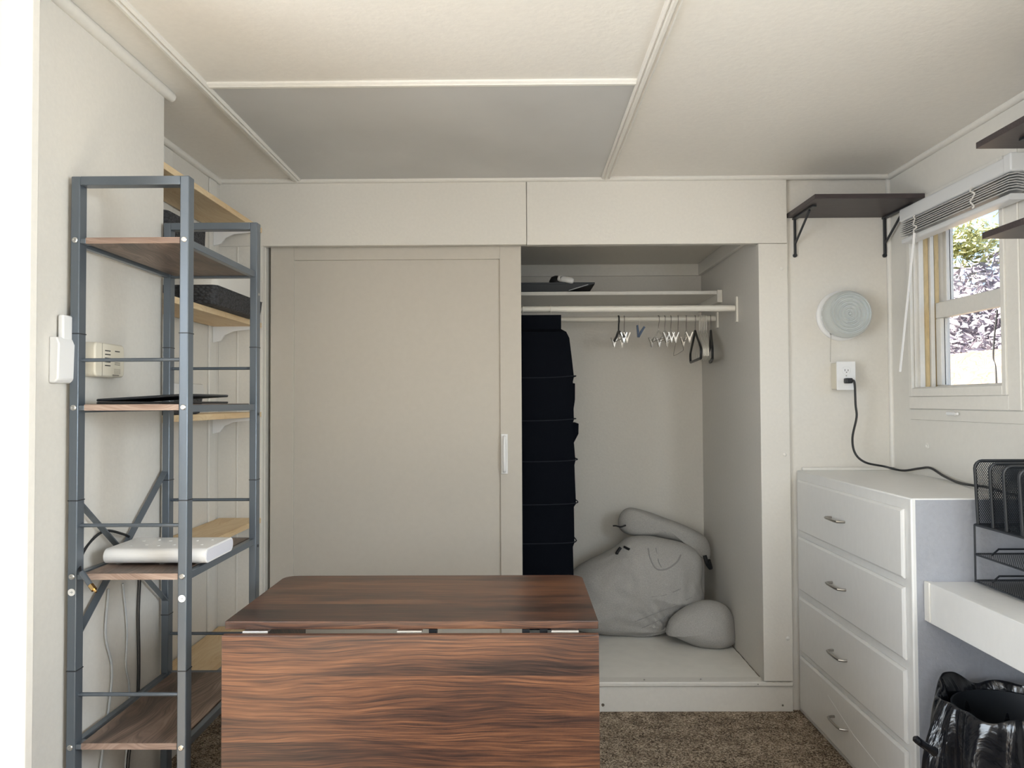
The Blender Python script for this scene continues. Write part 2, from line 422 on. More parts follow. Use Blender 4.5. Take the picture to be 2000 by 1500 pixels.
# closet interior
YK = 3.82
mb = MB(); mb.box(-1.03, -1.0, 2.925, YK, 0, 1.92)
S_('wall_closet_left', mb, M['wall'])
mb = MB(); mb.box(.943, .975, 2.931, YK, .1, 1.92)
S_('wall_closet_right', mb, M['wall'])
mb = MB(); mb.box(-1.0, .943, YK, YK + .03, .1, 1.92).box(.19, .194, YK - .002, YK, .12, 1.84)
S_('wall_closet_back', mb, M['wall'])
S_('ceiling_closet', MB().box(-1.03, .975, 2.93, YK + .03, 1.905, 1.93), M['wall'])
S_('floor_closet', MB().box(-1.0, .943, 2.951, YK, .09, .115), plain('closet floor paint', (.84, .82, .77, 1), .4, bump=.15, scale=20, var=.03))
mb = MB(); mb.box(-1.0, .943, YK - .014, YK, 1.845, 1.905).box(.925, .943, 2.94, YK - .014, 1.845, 1.905)
S_('trim_13', mb, M['trimpaint'], bevel=.002)

# cracked caulk along the closet floor, nail heads on the step
crackm = plain('old caulk crack', (.12, .09, .06, 1), .9)
rr_ = random.Random(4)
pts = [(.942 - abs(rr_.gauss(0, .0012)), 2.955 + .02 * k, .1155) for k in range(22)]
S_('trim_17', MB().tube(pts, [.0006 + .0011 * rr_.random() for _ in pts], 5), crackm)
pts = [(.945 + .01 * k, YB - .0065, .1182 + rr_.uniform(-.0006, .0006)) for k in range(11)]
S_('trim_18', MB().tube(pts, [.0004 + .0009 * rr_.random() for _ in pts], 5), crackm)
mb = MB()
for (u, v, r_) in ((1178, 1378, .006), (1258, 1327, .003), (1368, 1326, .003), (1480, 1336, .003), (1530, 1379, .004)):
    p = at(u, v, 'Y', YB - .003); mb.lathe((p.x, YB + .0035 if v > 1340 else YB - .0055, p.z), (0, -1, 0), [(r_, 0), (r_, .001), (r_ * .5, .0015), (0, .0008)], 12)
S_('trim_19', mb, M['nickel'])

# sliding closet door
door = struct('door_1', (-.49, 2.96, .12))
MB().box(-.988, .012, 2.955, 2.975, .12, 1.825).build('door_panel', M['door'], door, bevel=.001)
mb = MB().box(-.988, -.895, 2.945, 2.955, .12, 1.825).box(-.073, .012, 2.945, 2.955, .12, 1.825).box(-.895, -.073, 2.945, 2.955, 1.77, 1.825).box(-.895, -.073, 2.945, 2.955, .12, .2)
mb.build('door_frame', M['door'], door, bevel=.0012)
mb = MB(); a = at(985, 850, 'Y', 2.93); b = at(985, 924, 'Y', 2.93)
mb.box(a.x - .013, a.x + .013, 2.938, 2.945, b.z - .004, a.z + .004)
mb.tube(smooth_path([(a.x, 2.94, a.z - .006), (a.x, 2.922, a.z - .014), (a.x, 2.918, (a.z + b.z) / 2), (a.x, 2.922, b.z + .014), (a.x, 2.94, b.z + .006)], 5), .006, 8)
mb.build('door_handle', M['white'], door, bevel=.001)
# round plugs on the boards
mb = MB()
for (u, v) in ((1527, 525), (1533, 888), (1539, 1247)):
    p = at(u, v, 'Y', YB); mb.lathe((p.x, YB + .001, p.z), (0, -1, 0), [(.0075, 0), (.0075, .002), (.004, .004), (0, .0045)], 16)
S_('trim_14', mb, M['trimpaint'])

# second right window + rear openings get simple frames so that they read as windows
def frame(name, plane, val, a0, a1, z0, z1, t=.05):
    mb = MB()
    for (p0, p1, q0, q1) in ((a0, a1, z0, z0 + t), (a0, a1, z1 - t, z1), (a0, a0 + t, z0, z1), (a1 - t, a1, z0, z1), ((a0 + a1) / 2 - t / 2, (a0 + a1) / 2 + t / 2, z0, z1)):
        if plane == 'X': mb.box(val, val + .03, p0, p1, q0, q1)
        else: mb.box(p0, p1, val, val + .03, q0, q1)
    return S_(name, mb, M['trimpaint'])
frame('window_2', 'X', XR + .06, -.45, .65, 1.05, 1.85)
frame('window_3', 'Y', -2.47, -1.2, .8, .85, 1.85)
frame('door_2', 'X', -2.08, -.5, 1.2, 0.0, 1.95)

bd = thing('bounce_block', (.2, -.25, 0), 'unseen cream-covered block added behind the camera to bounce sunlight onto the ceiling', 'bounce_block')  # added out of view; its cream top bounces sunlight up to the ceiling
MB().box(-.68, 1.06, -1.25, .90, .06, .30).build('bounce_base', M['trimpaint'], bd, bevel=.01)
MB().box(-.70, 1.08, -1.27, .92, .30, .52).build('bounce_top', M['bounce_block'], bd, bevel=.05, seg=4)

# ------------------------------------------------------------------ window_1 in the right wall
win = struct('window_1', (XR, 2.49, WZ0))
mb = MB()
mb.box(XR - .012, XR, WY1, WY1 + .022, WZ0 - .03, WZ1 + .03)
mb.box(XR - .012, XR, WY0 - .02, WY0, WZ0 - .03, WZ1 + .03)
mb.box(XR - .012, XR, WY0, WY1, WZ0 - .03, WZ0)
mb.box(XR - .012, XR, WY0, WY1, WZ1, WZ1 + .03)
mb.box(XR - .006, XR, WY0 - .075, WY0 - .02, WZ0 - .075, WZ1 + .09)
mb.box(XR - .006, XR, WY0 - .02, WY1 + .03, WZ0 - .075, WZ0 - .03)
mb.build('casing', M['trimpaint'], win, bevel=.002)
mb = MB()
mb.box(XR, XR + .13, WY1 - .006, WY1, WZ0, WZ1).box(XR, XR + .13, WY0, WY0 + .006, WZ0, WZ1).box(XR, XR + .13, WY0, WY1, WZ1 - .006, WZ1).box(XR, XR + .15, WY0, WY1, WZ0, WZ0 + .004)
mb.box(XR + .012, XR + .03, WY1 - .018, WY1 - .006, WZ0, WZ1)
mb.box(XR + .052, XR + .066, WY1 - .022, WY1 - .006, WZ0, WZ1)
mb.build('window_jamb', M['trimpaint'], win, bevel=.0015)
mb = MB().box(XR + .031, XR + .050, WY1 - .012, WY1 - .006, WZ0, WZ1).box(XR + .07, XR + .086, WY1 - .016, WY1 - .006, WZ0, WZ1)
mb.build('sash_track', M['yellowed'], win)
def sash(X, z0, z1, rail0, rail1, st=.032):
    mb = MB(); y0, y1 = WY0 + .006, WY1 - .018
    mb.box(X, X + .028, y0, y1, z0, z0 + rail0).box(X, X + .028, y0, y1, z1 - rail1, z1).box(X, X + .028, y0, y0 + st, z0 + rail0, z1 - rail1).box(X, X + .028, y1 - st, y1, z0 + rail0, z1 - rail1)
    o = mb.build('sash', M['trimpaint'], win, bevel=.003)
    MB().box(X + .013, X + .016, y0 + st, y1 - st, z0 + rail0, z1 - rail1).build('pane', M['pane'], o)
    return o
ZM = 1.555
sash(XR + .070, WZ0 + .004, ZM, .006, .058)
sash(XR + .100, ZM - .05, WZ1, .045, .03, .022)
a = at(1868, 808, 'X', XR)
MB().tube([(XR - .012, a.y + .03, a.z), (XR - .012, a.y - .012, a.z)], .006, 8).tube([(XR - .014, a.y - .014, a.z), (XR - .014, a.y - .03, a.z)], .0045, 8).build('window_latch', M['white'], win)
mb = MB().box(XR - .004, XR, .7, 2.775, 1.128, 1.166)
S_('trim_15', mb, M['wall_smooth'], bevel=.0015)
a = at(1812, 871, 'X', XR)
S_('trim_16', MB().lathe((XR, a.y, a.z), (-1, 0, 0), [(.011, 0), (.011, .003), (.006, .004), (.005, .002), (0, .002)], 20), M['trimpaint'])

# raised blind
bl = thing('window_blind', (1.41, 2.4, 1.77), 'white slatted blind pulled up tight above the window', 'blind')
BX0, BX1, BY0, BY1 = 1.395, 1.443, 2.095, 2.71
MB().prism(rrect(.048, .048, .008, 3, 1.419, 1.872), 'Y', BY0, BY1).build('headrail', M['blind'], bl)
MB().box(BX0 - .004, BX1 + .002, BY0 - .004, BY0 + .03, 1.846, 1.899).build('end_cap', M['blind'], bl, bevel=.004)
mb = MB(); z = 1.842
for k in range(7):
    dx = random.uniform(-.003, .003); dy = random.uniform(-.003, .003)
    mb.prism([(BX0 + dx, z), (1.419 + dx, z + .004), (BX1 + dx, z), (BX1 + dx, z - .003), (1.419 + dx, z + .001), (BX0 + dx, z - .003)], 'Y', BY0 + .012 + dy, BY1 - .008 + dy)
    z -= .0076
mb.build('slats', plain('grey vinyl slat', (.50, .50, .50, 1), .4), bl)
MB().prism(rrect(.046, .018, .005, 3, 1.419, 1.777), 'Y', BY0 + .012, BY1 - .01).build('bottom_rail', M['blind'], bl)
mb = MB()
for y in (2.27, 2.6):
    pts = [(BX0 - .004 + random.uniform(-.004, .002), y + random.uniform(-.01, .01), 1.848 - .0065 * k) for k in range(11)]
    MB().tube(smooth_path(pts, 3), .0028, 6).build('ladder_cord', M['liner'], bl)
a = at(1786, 455, 'X', 1.378); b = at(1758, 726, 'X', 1.37)
MB().tube([a, b], .0042, 6).build('tilt_wand', M['white'], bl)

# ------------------------------------------------------------------ things outside the window
g = MB().box(1.8, 14, -4, 22, -.6, -.5)
o = g.build('ground', plain('dry ground', (.35, .30, .24, 1), .95, scale=4, var=.2, bump=.5)); tag(o, kind='structure')
t = thing('plywood_fence', (4.0, 6.0, -.5), 'weathered plywood sheet standing outside the window', 'fence')
MB().box(3.98, 4.0, 4.6, 7.6, -.5, 1.62).build('plywood_panel', M['plywood'], t)
for y_ in (4.65, 7.4): MB().box(4.0, 4.09, y_, y_ + .09, -.5, 1.58).build('fence_post', M['pine'], t)
def bush(name, cx, cy, cz, rx, ry, rz, n, mat, label, seed, size=.09, extra=()):
    rd = random.Random(seed); t = thing(name, (cx, cy, -.5), label, 'bush' if 'bush' in name else 'tree')
    mb = MB()
    for _ in range(n):
        while True:
            q = Vector((rd.uniform(-1, 1), rd.uniform(-1, 1), rd.uniform(-1, 1)))
            if q.length < 1: break
        p = Vector((cx + q.x * rx, cy + q.y * ry, cz + q.z * rz))
        d = Vector((rd.gauss(0, 1), rd.gauss(0, 1), rd.gauss(0, 1))).normalized(); e = d.orthogonal().normalized()
        s_ = size * rd.uniform(.5, 1.2); k = len(mb.v)
        mb.v += [p - d * s_, p + e * s_ * .4, p + d * s_, p - e * s_ * .4]; mb.f.append((k, k + 1, k + 2, k + 3))
    mb.build('foliage', mat, t, smooth=False)
    for (ex, ey, ez, er, en, em) in extra:
        mb = MB()
        for _ in range(en):
            p = Vector((ex + rd.gauss(0, er), ey + rd.gauss(0, er), ez + rd.gauss(0, er * .55)))
            d = Vector((rd.gauss(0, 1), rd.gauss(0, 1), rd.gauss(0, 1))).normalized(); e = d.orthogonal().normalized(); s_ = size * rd.uniform(.4, .9); k = len(mb.v)
            mb.v += [p - d * s_, p + e * s_ * .4, p + d * s_, p - e * s_ * .4]; mb.f.append((k, k + 1, k + 2, k + 3))
        mb.build('yellow_green_leaves', em, t, smooth=False)
    mb = MB(); mb.tube(smooth_path([(cx, cy, -.5), (cx + .1, cy, cz * .5), (cx, cy + .1, cz)], 4), [.09] * 8 + [.03], 8)
    for k in range(6):
        a = k * 1.05; mb.tube([(cx, cy, cz - rz * .6 + k * .1), (cx + rx * .7 * math.cos(a), cy + ry * .7 * math.sin(a), cz + rz * .3)], [.03, .01], 6)
    mb.build('trunk', plain('bark', (.2, .16, .14, 1), .9, bump=.5), t)
leafg = plain('grey mauve foliage', (.36, .33, .37, 1), .8, scale=1.5, var=.4)
leafy = plain('yellow green foliage', (.42, .43, .20, 1), .8, scale=3, var=.3)
q_ = at(1880, 474, 'X', 7.6)
bush('brush_bush', 9.2, 13.6, 1.5, 2.3, 5.2, 2.45, 40000, leafg, 'grey brushy bush filling the view outside the window', 3, .115, extra=[(q_.x, q_.y, q_.z, .33, 1100, leafy)])
a = at(1948, 605, 'X', 2.0)
tag(MB().tube(smooth_path([a, at(1943, 650, 'X', 2.0), at(1940, 700, 'X', 2.0), at(1946, 745, 'X', 2.0), at(1950, 1000, 'X', 2.0), at(1950, 1700, 'X', 2.0)], 6), .004, 6).build('garden_cable', M['cable']), 'thin dark cable curving up outside the lower window pane', 'cable')

# ------------------------------------------------------------------ metal rack on the left
rk = thing('metal_shelf_rack', (-.845, 1.83, 0), 'tall narrow blue-grey metal rack with brown boards, nearest the bright wall edge', 'shelf')
RX0, RX1, RY0, RY1, RZ = -.974, -.716, 1.60, 2.05, 1.697
tw, td = .0195, .028
def post(x0, y0, y1, front):
    mb = MB().box(x0, x0 + tw, y0, y1, 0, RZ)
    o = mb.build('post', M['rack'], rk, bevel=.002)
    return o
posts = [post(RX0, RY0, RY0 + td, 1), post(RX1 - tw, RY0, RY0 + td, 1), post(RX0, RY1 - td, RY1, 0), post(RX1 - tw, RY1 - td, RY1, 0)]
for y0 in (RY0, RY1 - td):
    MB().box(RX0 + tw, RX1 - tw, y0, y0 + td, RZ - .0195, RZ).build('top_rail', M['rack'], rk, bevel=.0015)
# seams, screws and stickers
for i, (x, y) in enumerate(((RX0, RY0), (RX1 - tw, RY0), (RX0, RY1 - td), (RX1 - tw, RY1 - td))):
    for z in (1.352, .99, .625): MB().box(x - .0006, x + tw + .0006, y - .0006, y + td + .0006, z, z + .0022).build('sleeve_joint', M['blackmetal'], posts[i])
for i in (0, 1):
    x = (RX0 if i == 0 else RX1 - tw) + tw / 2
    for z in (1.557, 1.192, .828, .464):
        MB().lathe((x, RY0, z), (0, -1, 0), [(.0062, 0), (.0062, .0015), (.0045, .003), (.003, .003), (.0025, .001), (0, .001)], 16).build('screw', M['steel'], posts[i])
    z = .795 if i == 0 else .781
    MB().lathe((x, RY0 - .0005, z), (0, -1, 0), [(.0078, 0), (.0078, .0008), (0, .0009)], 20).build('round_sticker', M['sticker'], posts[i])
    zc = z
    MB().prism([(x - .003, zc + .0008), (x + .0004, zc + .0008), (x + .0004, zc + .003), (x + .0036, zc), (x + .0004, zc - .003), (x + .0004, zc - .0008), (x - .003, zc - .0008)], 'Y', RY0 - .0018, RY0 - .0013).build('arrow_mark', M['greycable'], posts[i])
for z in (1.53, 1.20, .84):
    MB().lathe((RX1, RY1 - td / 2, z - .03), (1, 0, 0), [(.004, 0), (.004, .0015), (0, .002)], 12).build('bolt', M['steel'] if z > 1.5 else M['blackmetal'], posts[3])
for zt in (1.563, 1.199, .834, .472, .11):
    mb = MB().box(RX0 + tw * .2, RX0 + tw * .95, RY0 + td, RY1 - td, zt - .018, zt - .002).box(RX1 - tw * .95, RX1 - tw * .2, RY0 + td, RY1 - td, zt - .018, zt - .002)
    mb.box(RX0 + tw, RX1 - tw, RY1 - td + .004, RY1 - .006, zt - .018, zt - .002)
    mb.box(RX0 + tw, RX0 + tw + .012, RY0 + .002, RY0 + td, zt - .013, zt - .002)
    mb.build('shelf_rail', M['rack'], rk, bevel=.001)
    sb = MB().box(RX0 + tw + .012, RX1 - tw - .001, RY0 + .004, RY1 - td, zt - .0135, zt).build('shelf_board', M['rustic'], rk, bevel=.0008)
    MB().box(RX0 + tw + .012, RX1 - tw - .001, RY0 + .0028, RY0 + .0042, zt - .0133, zt - .0002).build('edge_band', M['rusticedge'], sb)
for z in (1.296, .936, .572, .2):
    for y in (RY0 + td / 2, RY1 - td / 2):
        MB().tube([(RX0 + tw * .8, y, z), (RX1 - tw * .8, y, z)], .0042, 10).build('cross_bar', M['rack'], rk)
mb = MB().bar((RX0 + .012, RY0 + .02, .985), (RX0 + .012, RY1 - .02, .66), .003, .016, (1, 0, 0)); mb.build('diagonal_brace', M['rack'], rk)
mb = MB().bar((RX0 + .007, RY1 - .02, 1.02), (RX0 + .007, RY0 + .02, .69), .003, .016, (1, 0, 0)); mb.build('diagonal_brace', M['rack'], rk)

# tablet on the second board
tb = thing('black_tablet', (-.87, 1.76, 1.2), 'slim black tablet in a case lying on the second board of the metal rack', 'tablet')
def slab(z0, z1, x0, x1, y0, y1, tilt, t):
    out = MB(); pl = rrect(y1 - y0, x1 - x0, .012, 4, (y0 + y1) / 2, (x0 + x1) / 2)
    for k in (0, 1):
        for (y, x) in pl: out.v.append(Vector((x, y, z0 + k * t + (x - x0) * tilt)))
    n = len(pl); out.f.append(tuple(range(n))); out.f.append(tuple(reversed(range(n, 2 * n))))
    for i in range(n): out.f.append((i, (i + 1) % n, n + (i + 1) % n, n + i))
    return out
slab(1.1995, 0, -.945, -.742, 1.645, 1.90, .0, .005).build('case_back', M['black'], tb, bevel=.002)
slab(1.205, 0, -.945, -.742, 1.645, 1.90, .055, .006).build('screen', M['blackmetal'], tb, bevel=.002)

# white multi-outlet bar / router on the third board
rt = thing('white_router', (-.83, 1.75, .834), 'flat white plastic box with rounded front lying on the third board of the rack', 'router')
y0, y1, z0, z1, x0, x1 = 1.672, 1.835, .8385, .872, -.938, -.706
prof = rrect(y1 - y0, z1 - z0, .0165, 7, (y0 + y1) / 2, (z0 + z1) / 2)
MB().prism(prof, 'X', x0, x1).build('body', M['white'], rt, bevel=.0012)
MB().prism(rrect(y1 - y0 - .008, z1 - z0 - .008, .012, 6, (y0 + y1) / 2, (z0 + z1) / 2), 'X', x1 - .001, x1 + .0006).build('end_panel', plain('lavender white end', (.70, .70, .76, 1), .45), rt)
for i in range(6):
    for j in range(2): MB().lathe((x0 + .04 + i * .032, y0 + .045 + j * .06 + (i % 2) * .01, z1), (0, 0, 1), [(.0035, -.001), (.0035, .0006), (0, .001)], 10).build('indicator_dot', M['sticker'], rt)
for x in (x0 + .02, x0 + .12, x1 - .03):
    for y in (y0 + .03, y1 - .03): MB().lathe((x, y, .8341), (0, 0, 1), [(0, 0), (.006, 0), (.006, .005), (0, .005)], 10).build('foot', M['clear'], rt)

# coaxial cable looped beside it, and the cords behind the rack
cx = thing('coaxial_cable', (-.93, 1.7, .834), 'dark coaxial cable looping over the white box and down to a brass plug', 'cable')
Yc = 1.63
pts = [at(255, 1050, 'Y', 1.86), at(240, 1043, 'Y', 1.80), at(205, 1037, 'Y', 1.74), at(175, 1060, 'Y', 1.70), at(158, 1090, 'Y', 1.65), at(157, 1115, 'Y', 1.60), at(164, 1122, 'Y', 1.585)]
MB().tube(smooth_path(pts, 8), .0032, 8).build('cable', M['cable'], cx)
d0, d1, d2 = at(160, 1118, 'Y', 1.586), at(177, 1143, 'Y', 1.572), at(184, 1152, 'Y', 1.568)
MB().tube([d0, d1], .0058, 10).build('plug_boot', M['rack'], cx)
MB().tube([d1, d2], .0062, 6).build('brass_nut', M['gold'], cx)
MB().tube([d2, d2 + (d2 - d1) * .5], .0028, 8).build('centre_pin', M['gold'], cx)
mb = MB().tube(smooth_path([at(u, v, 'X', XL + .006) for u, v in ((273, 1125), (270, 1200), (271, 1280), (270, 1345), (264, 1420), (250, 1490))] + [Vector((XL + .01, 1.84, .02))], 8), .0042, 8)
tag(mb.build('power_cord', M['cable']), 'black cord hanging straight down behind the lower boards of the rack', 'cord')
mb = MB().tube(smooth_path([at(212, 1150, 'X', XL + .006), at(206, 1240, 'X', XL + .006), at(218, 1300, 'X', XL + .006), at(214, 1370, 'X', XL + .006), at(196, 1500, 'X', XL + .006), Vector((XL + .01, 1.66, .02))], 8), .0028, 8)
tag(mb.build('power_cord', M['greycable']), 'pale cord running down the wall behind the metal rack, nearest its outer post', 'cord')
mb = MB().tube(smooth_path([at(240, 1140, 'X', XL + .006), at(248, 1230, 'X', XL + .006), at(246, 1300, 'X', XL + .006), at(252, 1390, 'X', XL + .006), Vector((XL + .01, 1.80, .02))], 8), .0022, 8)
tag(mb.build('power_cord', M['greycable']), 'thinner pale wall cord between the thicker pale cord and the black one', 'cord')

# gas detector on the left wall
a = at(186, 667, 'X', XL + .03); b = at(243, 738, 'X', XL + .03)
gd = thing('gas_detector', (XL, (a.y + b.y) / 2, b.z), 'cream gas detector with dark slots mounted on the wall behind the metal rack', 'detector')
cy_, cz_, w_, h_ = (a.y + b.y) / 2, (a.z + b.z) / 2, abs(b.y - a.y), abs(a.z - b.z)
MB().prism(rrect(w_, h_, .012, 5, cy_, cz_), 'X', XL, XL + .03).build('housing', M['cream'], gd, bevel=.004, seg=3)
MB().box(XL + .0298, XL + .0304, cy_ - w_ * .28, cy_ - w_ * .27, cz_ - h_ * .48, cz_ + h_ * .48).build('groove', M['nickel'], gd)
for k in range(5): MB().box(XL + .0299, XL + .0306, cy_ - w_ * .18, cy_ + w_ * .0, cz_ + h_ * (.26 - .11 * k), cz_ + h_ * (.29 - .11 * k)).build('slot', M['dark'], gd)
mb = MB()
mb.box(XL + .0299, XL + .0306, cy_ + w_ * .16, cy_ + w_ * .32, cz_ + h_ * .27, cz_ + h_ * .30); mb.build('printed_mark', M['dark'], gd); mb = MB()
for k in range(3): mb.box(XL + .0299, XL + .0306, cy_ + w_ * .15, cy_ + w_ * .33, cz_ + h_ * (-.06 - .035 * k), cz_ + h_ * (-.05 - .035 * k))
mb.build('printed_mark', M['dark'], gd)
mb = MB()
for i in range(4):
    for j in range(5): mb.box(XL + .0299, XL + .0306, cy_ + w_ * (.14 + .045 * j), cy_ + w_ * (.16 + .045 * j), cz_ - h_ * (.27 + .04 * i), cz_ - h_ * (.25 + .04 * i))
mb.box(XL + .0299, XL + .0306, cy_ + w_ * .08, cy_ + w_ * .3, cz_ - h_ * .46, cz_ - h_ * .42)
mb.build('speaker_holes', M['nickel'], gd)

# remote control in its wall holder
rc = thing('remote_holder', (XL, 1.57, 1.23), 'white remote control standing in a wall holder beside the outer post of the metal rack', 'remote control')
a = at(108, 655, 'X', XL + .01); 
ya, yb_ = at(106, 700, 'X', XL + .012).y, at(132, 700, 'X', XL + .012).y
za, zm_, zb = at(118, 612, 'X', XL + .02).z, at(118, 662, 'X', XL + .02).z, at(118, 748, 'X', XL + .02).z
MB().prism([(XL, zb), (XL + .012, zb), (XL + .02, zb + .008), (XL + .022, zm_ - .01), (XL + .016, zm_ + .004), (XL, zm_ + .006)], 'Y', ya, yb_ + .012).build('holder', M['white'], rc, bevel=.003)
MB().box(XL + .004, XL + .017, ya + .022, yb_ + .010, zb + .03, za).build('remote', M['white'], rc, bevel=.004)

# ------------------------------------------------------------------ alcove: pine shelves, brackets, baskets
lab = {0: 'topmost pine shelf in the alcove, near the ceiling', 1: 'second pine shelf in the alcove, under the dark basket with a white liner',
       2: 'third pine shelf in the alcove, carrying the small half-white basket', 3: 'fourth pine shelf in the alcove, just behind the white box on the rack', 4: 'lowest pine shelf in the alcove, down by the brown table'}
for i, z in enumerate((1.888, 1.514, 1.166, .754, .335)):
    t = thing('pine_shelf', (-1.09, 2.45, z - .02), lab[i], 'shelf', 'pine shelves in the alcove')
    MB().box(XA + .009, -1.005, 2.05, YB - .007, z - .02, z).build('board', M['pine'], t, bevel=.0015)
    if i < 4:
        mb = MB(); zz = z - .02
        mb.prism([(XA + .009, zz), (-1.025, zz), (-1.03, zz - .012), (-1.09, zz - .018), (-1.125, zz - .032), (-1.14, zz - .055), (XA + .009, zz - .062)], 'Y', 2.826, 2.834)
        mb.build('bracket', M['white'], t)
def basket(x0, x1, y0, y1, z0, z1, zl, name, label, flare=.008):
    t = thing(name, ((x0 + x1) / 2, (y0 + y1) / 2, z0), label, 'basket')
    mb = MB(); th = .008
    def ring(ins, z): return [Vector((x, y, z)) for (x, y) in rrect(x1 - x0 - 2 * ins, y1 - y0 - 2 * ins, max(.004, .02 - ins * .5), 4, (x0 + x1) / 2, (y0 + y1) / 2)]
    rows = [ring(flare + .01, z0), ring(flare, z0 + .003), ring(flare * .4, (z0 + z1) / 2), ring(0, z1), ring(th, z1), ring(th + flare, z0 + th)]
    n = len(rows[0])
    for r_ in rows: mb.v += r_
    for i in range(len(rows) - 1):
        for k in range(n): mb.f.append((i * n + k, i * n + (k + 1) % n, (i + 1) * n + (k + 1) % n, (i + 1) * n + k))
    mb.f.append(tuple(reversed(range(n)))); mb.f.append(tuple(range((len(rows) - 1) * n, len(rows) * n)))
    mb.build('wicker_body', M['wicker'], t)
    if zl:
        mb = MB(); rows = [ring(-.002, z1 - .002), ring(-.004, (z1 + zl) / 2), ring(-.001, zl - .004), ring(.004, zl), ring(.012, zl - .006), ring(.016, z0 + .02)]
        for r_ in rows: mb.v += r_
        for i in range(len(rows) - 1):
            for k in range(n): mb.f.append((i * n + k, i * n + (k + 1) % n, (i + 1) * n + (k + 1) % n, (i + 1) * n + k))
        mb.build('fabric_liner', M['liner'], t)
    return t
basket(-1.160, -.957, 2.335, 2.775, 1.514, 1.578, 1.655, 'wicker_basket', 'low dark wicker basket with tall white liner on the second pine shelf')
basket(-1.165, -1.046, 2.19, 2.480, 1.656, 1.779, None, 'wicker_basket', 'dark wicker basket stacked up under the topmost pine shelf', .004)
basket(-1.160, -1.003, 2.13, 2.365, 1.166, 1.222, 1.262, 'wicker_basket', 'small basket, upper half white and lower half dark wicker, on the third pine shelf')

# ------------------------------------------------------------------ closet contents
cs = thing('closet_shelf', (0, 3.6, 1.70), 'white shelf board high inside the open closet with end cleat', 'shelf')
MB().box(-.99, .94, 3.43, YK - .015, 1.693, 1.710).build('board', M['trimpaint'], cs, bevel=.002)
MB().box(.918, .942, 3.42, YK - .02, 1.655, 1.712).build('cleat', M['white2'], cs, bevel=.002)
def rod(y, v, name, label, r, fl):
    z = at(1430, v, 'Y', y).z
    t = thing(name, (.0, y, z), label, 'rod')
    MB().tube([(-.995, y, z), (.93, y, z)], r, 16).build('pole', M['white2'], t)
    MB().box(.9335, .9425, y - .012, y + .012, z + fl[0], z + fl[1]).build('end_socket', M['white2'], t, bevel=.002)
    return z
zr1 = rod(3.19, 602, 'closet_rod', 'front white hanging rod across the closet opening, clear of hangers', .0138, (-.06, .05))
zr2 = rod(3.50, 622, 'closet_rod', 'rear white hanging rod in the closet that holds the hangers', .0125, (-.045, .03))

# black tray and white gadget on the closet shelf
bt = thing('black_tray', (.12, 3.5, 1.71), 'flat black flared tray lying on the closet shelf', 'tray')
mb = MB(); zb_, zt_ = 1.711, 1.752
for (x0, x1, y0, y1, z) in ((-.15, .225, 3.44, 3.70, zb_), (-.17, .345, 3.43, 3.76, zt_ - .008), (-.175, .355, 3.425, 3.77, zt_ - .008), (-.175, .355, 3.425, 3.77, zt_), (-.165, .335, 3.435, 3.75, zt_), (-.14, .215, 3.45, 3.69, zb_ + .004)):
    mb.v += [Vector(p) for p in ((x0, y0, z), (x1, y0, z), (x1, y1, z), (x0, y1, z))]
for i in range(5):
    for k in range(4): mb.f.append((i * 4 + k, i * 4 + (k + 1) % 4, i * 4 + 4 + (k + 1) % 4, i * 4 + 4 + k))
mb.f.append((3, 2, 1, 0)); mb.f.append((20, 21, 22, 23))
mb.build('tray_body', plain('matte black tray', (.02, .025, .032, 1), .55), bt, smooth=False)
MB().bar((.235, 3.432, zb_ + .004), (.325, 3.428, zt_ - .010), .003, .006, (0, 1, 0)).build('grey_edge_strip', M['greycable'], bt)
gd2 = thing('white_gadget', (.2, 3.5, 1.75), 'small white capsule gadget with a dark button on top of the black tray', 'gadget')
a = at(1094, 544, 'Y', 3.44); b = at(1116, 548, 'Y', 3.42)
MB().tube([a + (a - b).normalized() * .010, a + (a - b).normalized() * .008, a, b, b + (b - a).normalized() * .008, b + (b - a).normalized() * .012], [.008, .013, .016, .014, .011, .005], 18).build('body', M['white'], gd2)
MB().lathe(a + Vector((-.016, .035, -.006)), (0, 0, 1), [(.034, -.018), (.034, .0), (.024, .018), (.010, .024), (0, .025)], 20).build('dark_base', M['black'], gd2)
MB().box(a.x + .0, a.x + .012, a.y - .0175, a.y - .015, a.z - .006, a.z + .006).build('button', M['black'], gd2)

# black hanging organiser
og = thing('hanging_organizer', (.08, 3.2, .3), 'long black fabric hanging organizer with shelves in the open closet', 'organizer')
y0, y1 = 3.06, 3.34
right = [(1097, 613), (1097, 641), (1106, 648), (1112, 660), (1117, 700), (1121, 736), (1119, 745), (1121, 820), (1118, 828), (1124, 900), (1122, 908), (1125, 984), (1121, 990), (1122, 1060), (1119, 1068), (1121, 1150), (1119, 1230)]
rp = [at(u, v, 'Y', y0) for u, v in right]
xl = -.085
mb = MB(); n = len(rp)
for i, p in enumerate(rp):
    ins = .035 if i < 2 else 0
    z = min(p.z, zr1 - .0138 if i == 0 else 9)
    for (x, y) in ((xl + (.03 if i < 2 else 0), y0 + ins), (p.x * .5, y0 + ins - .003 * (i % 3)), (p.x, y0 + ins), (p.x, (y0 + y1) / 2 + .002 * (i % 2)), (p.x - .002, y1 - ins), (xl + (.03 if i < 2 else 0), y1 - ins)):
        mb.v.append(Vector((x, y, z)))
for i in range(n - 1):
    for k in range(6): mb.f.append((i * 6 + k, i * 6 + (k + 1) % 6, i * 6 + 6 + (k + 1) % 6, i * 6 + 6 + k))
mb.f.append(tuple(range(6))); mb.f.append(tuple(reversed(range((n - 1) * 6, n * 6))))
mb.build('fabric_body', M['cloth'], og)
